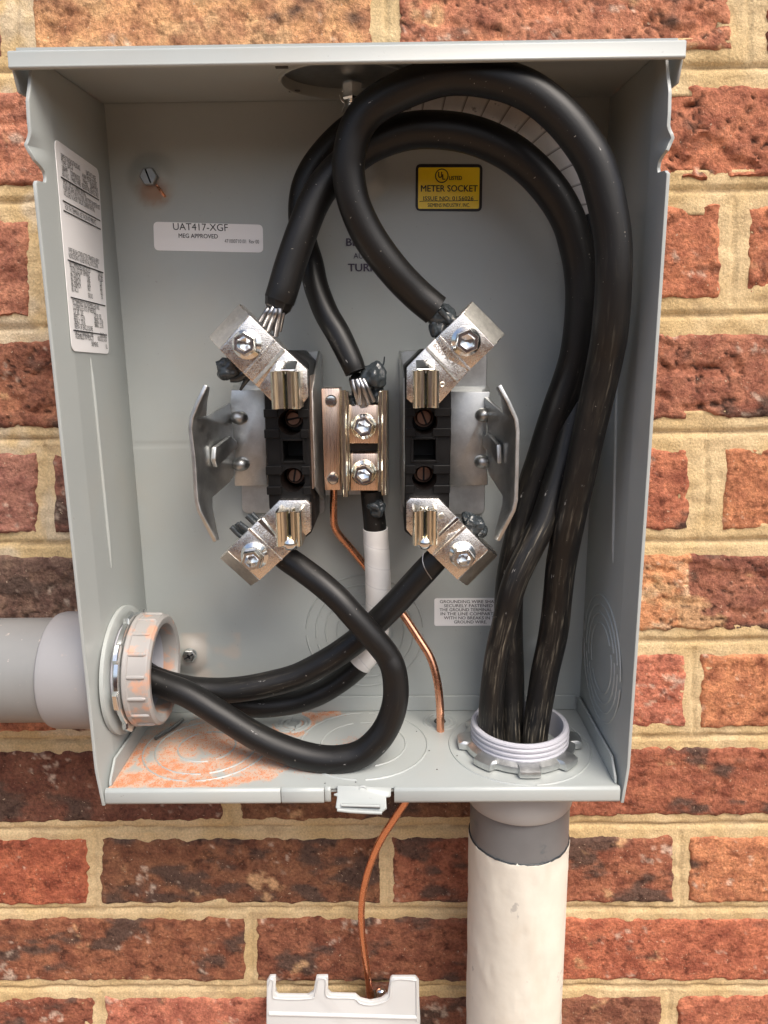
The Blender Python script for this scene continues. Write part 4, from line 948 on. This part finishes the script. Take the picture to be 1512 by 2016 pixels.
for P, b0, bt in (([(686.5, 797), (746, 797), (746, 873), (688, 873)], (716, 839), (714.5, 838)), ([(689.5, 893), (745.5, 893), (745.5, 966), (690.5, 966)], (716.5, 930), (715, 936))):
    cb = obj('clamp_block', prism(poly(P, YN), (0, .020, 0), .0005, 2), M_BAR, ne, 25); bolt(*b0, *bt, 26, 20.5, cb, .25, YN)
obj('clamp_gap', box((W(688, 880, -.036).x, -.036, W(688, 892, -.036).z), (W(745, 880, -.036).x, -.034, W(688, 872, -.036).z), 0), M_SCRAP, ne, 20)

# ------------------------------------------------------------------ cables
def wob(seed, a=.00007): return lambda s, t: a * noise.noise(Vector((s * 45 + seed, math.cos(t) * .8, math.sin(t) * .8)))
def cable(name_label, P, soil, seed, group, cat='cable'):
    t = thing('power_cable', name_label, cat, group)
    pts, rad = px_path(P, 9)
    j = obj('jacket', sweep(pts, rad, 28, True, wob(seed)), M_CABLE, t, 80); j['soil'] = float(soil)
    return t
def strands(t, L, m=M_STRAND, name='strand'):
    for P in L:
        pts, rad = px_path(P, 5); obj(name, sweep(pts, rad, 10), m, t, 60)
def blob(name, c, r, m, parent, seed, amp=.35, sub=4, sc_=1.35):
    bm = bmesh.new(); bmesh.ops.create_icosphere(bm, subdivisions=sub, radius=1)
    for v in bm.verts:
        k = 1 + amp * noise.noise(v.co * sc_ + Vector((seed, 0, 0))) + amp * .22 * noise.noise(v.co * sc_ * 2.7 + Vector((seed, 5, 0)))
        v.co = Vector(c) + Vector((v.co.x * r[0], v.co.y * r[1], v.co.z * r[2])) * k
    return obj(name, from_bm(bm), m, parent, 80)
G1, G2 = 'black line cables looping to the upper lugs', 'black load cables from the side conduit'
cA = cable('thickest black cable, the front loop from the bottom conduit to the upper right lug', [
    (1056, 1475, 50, -.055), (1054, 1445, 50, -.052), (1070, 1338, 54, -.047), (1089, 1248, 57, -.047), (1098, 1174, 57, -.049), (1105, 1108, 59, -.053), (1121, 1028, 60, -.060), (1139, 948, 61, -.066),
    (1156, 867, 63, -.070), (1174, 787, 66, -.074), (1191.5, 707, 69, -.078), (1201, 649, 71, -.082), (1208, 550, 71, -.086), (1204, 451, 73, -.087), (1177.6, 338, 75, -.087), (1140.6, 272, 74, -.086), (1091, 216, 73, -.085), (1034.8, 176, 73, -.084),
    (965, 154, 72, -.082), (882.7, 149, 71, -.079), (802, 173, 71, -.074), (734, 211, 69, -.070), (701, 254, 67, -.068), (687.5, 306, 65, -.067), (687, 350, 65, -.066), (699, 405.5, 64.5, -.065), (728.6, 469, 66, -.063), (775, 532, 64, -.061), (820, 579, 63, -.058), (858, 611, 62, -.057)], .9, 1, G1)
blob('grease', W(868, 621, -.056), (.0085, .0075, .0060), M_GREASE, cA, 3, .3)
strands(cA, [[(856, 612, 14, -.060), (868, 630, 15, -.059), (876, 652, 14, -.057)], [(866, 610, 12, -.064), (880, 626, 12, -.062), (889, 640, 12, -.058)], [(874, 604, 9, -.062), (889, 622, 9, -.061), (897, 632, 9, -.058)], [(846, 618, 10, -.055), (857, 630, 11, -.056), (864, 655, 11, -.056)]], M_GREASE, 'greased_strand')
blob('grease', W(859, 640, -.058), (.0040, .0040, .0066), M_GREASE, cA, 9, .3)
cB = cable('black cable looping inside the thicker one, ending in bare strands at the upper left lug', [
    (1012, 1475, 50, -.046), (1008, 1444, 50, -.043), (1004, 1338, 56, -.036), (1001, 1232, 56, -.034), (1003, 1162, 57, -.034), (1014, 1098, 60, -.034), (1026, 1050, 62, -.034), (1038, 1001, 63, -.034), (1053, 950, 64, -.034), (1070, 900, 65, -.035), (1085, 850, 65, -.036), (1103, 798, 66, -.038), (1126, 733, 66, -.040),
    (1138, 682, 66, -.042), (1146, 599, 66, -.044), (1143, 533, 65, -.045), (1134, 484, 66, -.046), (1119, 434, 67, -.047), (1089, 381, 69, -.048), (1045, 331, 70, -.049), (995, 294, 71, -.050), (932, 267, 71, -.050), (866, 256, 70, -.050), (800, 259, 69, -.049), (735, 282, 67, -.049), (685, 318, 65, -.049), (646, 355, 63, -.050),
    (617.5, 400, 62, -.052), (594, 458, 62, -.054), (571.5, 522, 62, -.055), (557, 570, 61, -.056), (550, 592, 60, -.056)], .85, 2, G1)
obj('jacket_end', sweep([W(551, 590, -.056), W(547, 605, -.056), W(544, 613, -.056)], [.0078, .0070, .0052], 9), M_CABLE, cB, 20)['soil'] = .2
strands(cB, [[(532, 604, 11, -.057), (525, 613, 11, -.060), (513, 632, 11, -.058)], [(537, 606, 10, -.062), (532, 617, 10, -.063), (521, 641, 10, -.059)], [(543, 608, 11, -.064), (540, 622, 11, -.064), (529, 650, 11, -.059)], [(551, 608, 11, -.062), (549, 624, 11, -.062), (543, 661, 11, -.057)],
             [(557, 610, 10, -.058), (556, 622, 10, -.058), (550, 652, 10, -.055)], [(547, 606, 10, -.052), (544, 625, 10, -.052), (535, 650, 10, -.052)], [(538, 606, 10, -.051), (530, 625, 10, -.052), (520, 640, 10, -.052)]])
gb_ = blob('grease', W(449, 728, -.055), (.0062, .0055, .0058), M_GREASE, cB, 6, .4)
for P in ([(490, 715, 26, -.054), (462, 728, 24, -.054), (438, 728, 20, -.055)], [(495, 725, 22, -.054), (470, 742, 20, -.054), (452, 746, 14, -.055)], [(500, 730, 13, -.053), (484, 750, 10, -.053), (473, 768, 5, -.052)], [(480, 705, 22, -.053), (450, 712, 18, -.054), (426, 718, 13, -.055)]):
    strands(cB, [P], M_GREASE, 'greased_strand')
cC = cable('slimmer black cable partly wrapped in soiled white tape, looping behind to the middle terminal', [
    (968, 1475, 50, -.058), (966, 1431, 49, -.056), (967, 1391, 48, -.057), (971, 1338, 46, -.058), (979, 1285, 47, -.059), (991, 1232, 48, -.060), (1008, 1162, 50, -.061), (1027, 1114, 51, -.060), (1050, 1068, 52, -.058), (1072, 1022, 53, -.055), (1094, 955, 54, -.050), (1114, 885, 54, -.044), (1134, 800, 54, -.038), (1152, 725, 54, -.034),
    (1164, 660, 53, -.031), (1171, 600, 53, -.030), (1172, 545, 53, -.029), (1168, 484, 52, -.028), (1160, 434, 52, -.027), (1146, 387, 52, -.0265), (1116, 330, 52, -.026), (1065, 270, 52, -.026), (998, 229, 52, -.026), (915, 207, 51, -.025), (833, 207, 50, -.024), (760, 218, 50, -.024), (702, 243, 50, -.024),
    (660, 276, 50, -.024), (623, 319, 50, -.024), (602, 358, 50, -.024), (592.5, 398, 49, -.024), (593, 443, 49, -.025), (602, 485, 49, -.027), (613, 520, 49, -.030), (623, 566, 49, -.035), (642, 616, 49, -.041), (667, 660, 49, -.046), (692, 712, 46, -.050), (700, 733, 42, -.051)], .85, 3, G1)
pts, rad = px_path([(1157, 424, 53.5, -.0268), (1146, 387, 53.5, -.0265), (1116, 330, 53.5, -.026), (1065, 270, 53.5, -.026), (998, 229, 53.5, -.026), (915, 207, 52.5, -.025), (833, 207, 51.5, -.024), (760, 218, 51.5, -.024)], 14)
def helix(pitch, a): return lambda s, t: a * ((s / pitch + t / (2 * math.pi)) % 1.)
obj('white_tape', sweep(pts, rad, 36, True, helix(.011, .0005)), M_TAPED, cC, 50)['soil'] = .2
blob('grease', W(737, 742, -.049), (.0068, .0060, .0075), M_GREASE, cC, 11, .35); blob('grease', W(742, 775, -.046), (.0040, .0050, .0060), M_GREASE, cC, 14, .3); blob('grease', W(694, 790, -.046), (.0030, .0045, .0036), M_GREASE, cC, 17, .25)
strands(cC, [[(694, 748, 9, -.054), (699, 770, 9, -.055), (706, 795, 9, -.052)], [(702, 748, 10, -.055), (708, 765, 10, -.056), (708, 795, 9, -.052)], [(708, 747, 9, -.055), (716, 765, 9, -.057), (726, 795, 9, -.053)], [(715, 747, 9, -.054), (724, 764, 9, -.055), (736, 790, 9, -.052)], [(700, 742, 30, -.050), (710, 765, 38, -.047), (716, 798, 40, -.045)]])
strands(cC, [[(733, 735, 5, -.050), (748, 728, 4, -.050), (755, 716, 3.5, -.050), (757, 702, 2.5, -.050)]], M_GREASE, 'greased_whisker')
cD = cable('black cable in a big front loop from the side conduit to the lower left lug', [
    (262, 1328, 48, -.054), (290, 1337, 49, -.055), (320, 1348, 50, -.056), (370, 1367.5, 51, -.059), (435, 1407, 52, -.064), (505, 1450, 53, -.069), (565, 1477, 54, -.072), (620, 1492.5, 55, -.074), (668, 1495, 55, -.075), (712, 1483, 54, -.075), (745, 1455, 53, -.075), (767, 1419, 52, -.074), (778, 1380, 51, -.074), (779, 1345, 51, -.073), (774, 1315, 50, -.073), (764, 1293, 50, -.072),
    (751, 1275, 50, -.072), (728, 1248, 50, -.072), (694, 1210, 50, -.071), (667, 1180, 50, -.069), (632, 1149, 50, -.065), (595, 1121, 50, -.060), (565, 1100, 50, -.0565), (540, 1080, 46, -.0565)], .10, 4, G2)
for P in ([(500, 1048, 11, -.057), (478, 1057, 11, -.058), (455, 1037, 11, -.059)], [(512, 1040, 11, -.058), (492, 1045, 12, -.060), (470, 1030, 12, -.061)], [(520, 1030, 11, -.057), (506, 1032, 12, -.060), (486, 1015, 12, -.061)], [(515, 1024, 11, -.055), (510, 1025, 11, -.056), (495, 1011, 11, -.056)], [(495, 1050, 11, -.053), (478, 1045, 11, -.054), (465, 1030, 11, -.054)]):
    strands(cD, [P], M_GREASE, 'greased_strand')
cE = cable('black cable crossing behind the front loop, from the side conduit to the lower right lug', [
    (268, 1322, 46, -.046), (300, 1334, 47, -.046), (330, 1345, 48, -.046), (375, 1356, 49, -.046), (425, 1359.5, 50, -.046), (475, 1356.5, 50, -.047), (528, 1347, 50, -.048), (580, 1333, 50, -.049), (622, 1313, 50, -.050), (664.7, 1288, 50, -.051), (707, 1257, 50, -.052), (743, 1223, 50, -.053), (780, 1186, 50, -.054), (810, 1153, 50, -.055), (850, 1110, 50, -.0565), (872, 1087, 46, -.0565)], .22, 5, G2)
blob('grease', W(932, 1030, -.057), (.0060, .0058, .0052), M_GREASE, cE, 21, .4); blob('grease', W(948, 1046, -.056), (.0034, .0052, .0036), M_GREASE, cE, 24, .3); blob('grease', W(918, 1018, -.055), (.0026, .0052, .0030), M_GREASE, cE, 27, .3)
strands(cE, [[(833, 1088, 2, -.066), (832, 1105, 2, -.068), (838, 1122, 2, -.069), (850, 1140, 2, -.066)]], M_STRAND, 'loose_strand')
cF = cable('black cable wrapped in clean white tape below the middle terminal', [
    (275, 1316, 44, -.036), (305, 1335, 44, -.036), (350, 1358, 45, -.035), (400, 1374, 45, -.034), (450, 1384, 46, -.033), (495, 1389, 46, -.033), (530, 1389, 46, -.033), (580, 1382, 46, -.033), (615, 1371, 46, -.034), (647, 1355, 46, -.034), (684, 1329, 47, -.034), (712, 1302, 47, -.034), (732, 1268, 47, -.034), (742, 1228, 47, -.035), (745, 1180, 47, -.036), (743, 1110, 47, -.038), (739, 1045, 45, -.040), (735, 1005, 44, -.041), (731, 965, 44, -.042)], .10, 6, G2)
pts, rad = px_path([(707, 1307, 49.5, -.034), (722, 1288, 49.5, -.034), (736, 1256, 49.5, -.034), (743, 1222, 49.5, -.035), (745, 1180, 50, -.036), (743, 1110, 49.5, -.038), (740, 1060, 49, -.0395), (739, 1040, 48.5, -.040)], 14)
obj('white_tape', sweep(pts, rad, 36, True, helix(.0125, .00025)), M_TAPE, cF, 50)
blob('grease', W(741, 1000, -.047), (.0048, .0040, .0045), M_GREASE, cF, 31, .4)
# bare copper ground wire, in at the bar, out through the floor and down to the white box
t = thing('copper_wire', 'bare copper ground wire from the bar, out through the box bottom, down the bricks', 'wire')
P1 = [(655.5, 950, 14.5, -.030), (657, 970, 14.5, -.028), (657, 1020, 14.8, -.022), (660, 1040, 15, -.020), (671, 1057, 15, -.018), (692, 1081, 15, -.016), (718, 1113, 15, -.015), (750, 1155, 15, -.0155), (776, 1188, 15.5, -.018), (795, 1212, 16, -.021), (823, 1254.5, 16, -.025), (848, 1296, 16, -.029), (861, 1342, 16, -.032), (866, 1385, 16, -.033), (867, 1422, 15.5, -.033)]
pts, rad = px_path(P1, 8)
e = pts[-1]; P2 = [(797, 1581, 15, -.030), (775, 1614, 15, -.028), (747, 1659, 14.5, -.025), (725, 1714, 14, -.022), (713, 1770, 13.5, -.019), (712, 1826, 13, -.017), (718, 1880, 13, -.016), (724, 1920, 13, -.016), (729, 1965, 13, -.016), (731, 2000, 13, -.016)]
p2, r2 = px_path(P2, 8)
mid = [Vector(q) for q in catmull([tuple(pts[-1]), (e.x - .0005, e.y, -.004), (e.x - .006, -.032, -.012), tuple(p2[0])], 6)]
allp = pts[:-1] + mid[:-1] + p2; allr = rad[:-1] + [rad[-1]] * (len(mid) - 1) + r2
obj('wire_core', sweep(allp, allr, 16, True), M_COPPER, t, 70)

# ------------------------------------------------------------------ left (horizontal) conduit
AX = Vector((0, -.0525, .0518))
lc = thing('pvc_conduit', 'grey PVC conduit entering the left side of the box from the left edge', 'conduit')
def lx(prof, m, name, seg=64, rf=None, parent=None, close=False): return obj(name, lathe(prof, AX, (1, 0, 0), seg, rf, close), m, parent or lc, 35)
xc = W(104, 1313, -.060).x
lx([(.0285, -.62), (.0300, -.62), (.0300, xc + .004), (.0285, xc + .004)], M_PVC, 'pipe')
lx([(.0300, xc + .002), (.0318, xc + .0002), (.0330, xc + .0012), (.0336, xc + .004), (.0336, -HW - .0035), (.0300, -HW - .003)], M_PVCL, 'coupling')
lx([(.0372, -HW + .0010), (.0370, -HW + .0030), (.0355, -HW + .0036), (.0290, -HW + .0036)], M_PAINT, 'sealing_washer')
def notch(t, r, h):
    if r < .033: return r
    k = (t / (2 * math.pi) * 8) % 1.
    return r if k < .36 else r - .0026
lx([(.0300, -HW + .0068), (.0345, -HW + .0062), (.0355, -HW + .0070), (.0355, -HW + .0092), (.0347, -HW + .0098), (.0300, -HW + .0100)], M_ZINC, 'locknut', 128, notch)
th = []
for i in range(5): x_ = -HW + .0036 + i * .0024; th += [(.0286, x_), (.0296, x_ + .0009), (.0296, x_ + .0014), (.0286, x_ + .0023)]
lx(th + [(.0286, -HW + .0170)], M_THREAD, 'threaded_end')
bxs = -HW + .0104
bu = lx([(.0296, bxs), (.0318, bxs + .0002), (.0326, bxs + .0010), (.0326, bxs + .0030), (.0317, bxs + .0036), (.0315, bxs + .0110), (.0317, bxs + .0126), (.0316, bxs + .0140), (.0300, bxs + .0152), (.0272, bxs + .0152), (.0262, bxs + .0146), (.0255, bxs + .0130), (.0255, bxs - .006)], M_BUSH, 'bushing')
for k in range(16):
    a = 2 * math.pi * k / 16 + .12; c = AX + Vector((0, math.cos(a), math.sin(a))) * .0314
    pts = [c + Vector((bxs + .0024 + i * .0106 / 6, 0, 0)) for i in range(7)]
    obj('grip_rib', sweep(pts, [.0010, .0013, .0013, .0013, .0013, .0013, .0010], 8), M_BUSH, bu, 70)
lx([(.0250, bxs + .006), (.0250, -.30), (.0236, -.30), (.0236, bxs + .006)], M_THREAD, 'inner_sleeve')

# ------------------------------------------------------------------ right (vertical) conduit
CX, CY = .0925, -.0512
rc = thing('painted_conduit', 'cream painted conduit with grey fittings rising into the bottom of the box', 'conduit')
def rx(prof, m, name, seg=64, rf=None, c=(CX, CY), close=False): return obj(name, lathe(prof, (c[0], c[1], 0), (0, 0, 1), seg, rf, close), m, rc, 35)
th = [(.0250, -.02), (.0250, .0140), (.0255, .0158), (.0268, .0162), (.0282, .0156), (.0286, .0146)]
for i in range(5): z_ = .0142 - i * .0030; th += [(.0281, z_), (.0280, z_ - .0006), (.0289, z_ - .0013), (.0289, z_ - .0024)]
rx(th, M_THREAD, 'threaded_end', 72)
def notch2(t, r, h):
    if r < .032: return r
    k = ((t + .2) / (2 * math.pi) * 8) % 1.; w_ = sst(0, .06, k) * (1 - sst(.46, .52, k))
    return r - .0042 * (1 - w_)
rx([(.0285, .0052), (.0290, .0064), (.0340, .0060), (.0366, .0048), (.0368, .0040), (.0366, .0012), (.0340, .0008), (.0285, .0008)], M_GALV, 'locknut', 160, notch2)
rx([(.0300, -.0030), (.0338, -.0030), (.0336, -.0060), (.0330, -.0240), (.0324, -.0315), (.0312, -.0333), (.0295, -.0333)], M_COUP, 'coupling', c=(.0930, -.0500))
PCX, PCY = .0945, -.0485
def ragged(t, r, h): return r
rx([(.0298, -.028), (.0301, -.030), (.0301, -.066), (.0298, -.066)], M_COLLAR, 'collar', c=(PCX, PCY))
# painted pipe: cracked paint edge at the top
bm = bmesh.new(); seg = 96; rings = []
zl = [-.0606, -.0609, -.0620] + [-.064 - i * .0035 for i in range(76)]
for j, z in enumerate(zl):
    ring_ = []
    for k in range(seg):
        a = 2 * math.pi * k / seg; jit = (.0009 * fbm(math.cos(a) * .03, math.sin(a) * .03, 0, 260, 4) if j < 3 else 0) - .0003 * 0
        r = .0306 + (0 if j else -.0006) + .00010 * fbm(math.cos(a) * .03, math.sin(a) * .03, z * .45, 110, 3) + .00035 * sst(.12, .15, fbm(math.cos(a) * .03, math.sin(a) * .03 + 3, z * .5, 70, 3))
        cx2 = PCX + .0004 * (z + .04) / -.16
        ring_.append(bm.verts.new((cx2 + r * math.cos(a), PCY + r * math.sin(a), z + jit)))
    rings.append(ring_)
for A, B in zip(rings, rings[1:]):
    for k in range(seg): bm.faces.new((A[k], A[(k + 1) % seg], B[(k + 1) % seg], B[k]))
obj('painted_pipe', from_bm(bm), M_CREAM, rc, 60)
gl = [Vector((PCX + .0303 * math.cos(a_), PCY + .0303 * math.sin(a_), -.0606 + .0005 * fbm(math.cos(a_) * .03, math.sin(a_) * .03, 2, 260, 3))) for a_ in [2 * math.pi * k / 120 for k in range(121)]]
obj('glue_line', sweep(gl, [.0005 + .0003 * abs(nz(p.x, p.y, 1, 160)) for p in gl], 6), M_GREASE, rc, 70)

# ------------------------------------------------------------------ white bonding box at the bottom edge
wb = thing('bonding_box', 'white plastic bonding box with a notched top edge at the bottom of the photo', 'utility box')
prof = [(525, 1932), (531, 1923.5), (543, 1923), (542, 1954), (547.6, 1960.5), (606, 1961), (616.7, 1954), (622.6, 1923.5), (645.7, 1923), (645.7, 1951.4), (652, 1958.6), (700, 1960), (709.5, 1968.5), (728.6, 1973), (750, 1968.5), (763, 1958), (768, 1928), (771.4, 1924.5), (818, 1924.5), (825, 1932), (826, 2016), (826, 2200), (524, 2200), (524, 2016)]
YWF = -.032
bm = prism_bm(poly(prof, YWF), (0, .0028, 0)); bmesh.ops.recalc_face_normals(bm, faces=bm.faces); bev(bm, .0007, 3, 30)
obj('cover', from_bm(bm), M_WHITEP, wb, 30)
rim = [W(u, v, YWF - .0003) for u, v in [(529, 1940), (533, 1929), (538, 1932), (537, 1957), (545, 1966), (610, 1966), (621, 1957), (627, 1929), (641, 1929), (641, 1955), (650, 1964), (697, 1965.5), (707, 1974), (728, 1978.5), (753, 1974), (768, 1962), (773, 1930), (816, 1930), (820, 1938), (820.5, 2010)]]
rim = [Vector(q) for q in catmull([tuple(p) for p in rim], 3)]
obj('cover_rim', sweep(rim, [.0006] * len(rim), 8), M_WHITEP, wb, 70)
a = W(524, 1995, YWF); b = W(826, 2003, YWF)
obj('cover_ridge', sweep([a.lerp(b, i / 4) + Vector((.001 * (2 - i), .0002, 0)) for i in range(5)], [.0016] * 5, 12), M_WHITEP, wb, 70)
for u in (525.5, 824.5):
    p = W(u, 1935, YWF); obj('cover_side', box((p.x - .0011, YWF + .0028, -.34), (p.x + .0011, -.0035, p.z - .032), .0004, 1), M_WHITEP, wb, 30)
c = W(752, 1948, -.016)
sc_o = obj('bonding_screw', lathe([(.0042, 0), (.0046, .002), (.0040, .0045), (.0025, .0058), (0, .0062)], c, (0, -1, -.1), 24), M_ZINC, wb, 50)
obj('bonding_lug', box((c.x - .012, -.014, c.z - .016), (c.x + .006, -.006, c.z - .003), .0008, 2), M_ZINC, wb, 30)

# ------------------------------------------------------------------ brick dust and scraps on the floor of the box
vs, fs = [], []
def chip(p, s):
    b = len(vs); a = rnd.random() * 6.28; 
    for k in range(3): vs.append(p + Vector((math.cos(a + k * 2.09), math.sin(a + k * 2.09), 0)) * s * (.6 + .6 * rnd.random()))
    vs.append(p + Vector((0, 0, s * (.5 + .6 * rnd.random()))))
    fs.extend([(b, b + 1, b + 3), (b + 1, b + 2, b + 3), (b + 2, b, b + 3)])
n = 0; k = 0
while n < 14000 and k < 200000:
    k += 1; u = 205 + rnd.random() * 520; v = 1398 + rnd.random() * 154
    d = dust(u, v); p = Wz(u, v, .0002)
    if p.x < -HW + .004 or p.y < -D + .001: continue
    if rnd.random() < d * (.25 + .9 * sst(-.1, .4, fbm(p.x, 3, p.y, 240, 3))):
        chip(p, .00016 + .00034 * rnd.random() ** 3); n += 1
o = obj('brick_dust', pydata(vs, fs), M_DUST, None, None); tag(o, 'orange brick dust scattered over the left of the box floor', 'dust', kind='stuff')
wc = obj('wire_clipping', sweep([Wz(u, v, .0018) for u, v in ((306, 1454), (318, 1446), (335, 1436), (350, 1425), (360, 1416))], [.0011, .0013, .0012, .0012, .0009], 10), M_LEAD, None, 60)
tag(wc, 'short grey wire clipping lying on the box floor near the ribbed bushing', 'wire clipping')
vs, fs = [], []
for (u, v) in [(434, 1487), (438, 1532), (820, 1440), (845, 1478), (900, 1488), (930, 1480), (700, 1540), (1120, 1440), (860, 1515), (760, 1410), (640, 1542), (905, 1470)]: chip(Wz(u, v, .0002), .0006)
o = obj('debris_specks', pydata(vs, fs), M_SCRAP, None, None); tag(o, 'small dark specks of debris on the grey box floor', 'debris', kind='stuff')
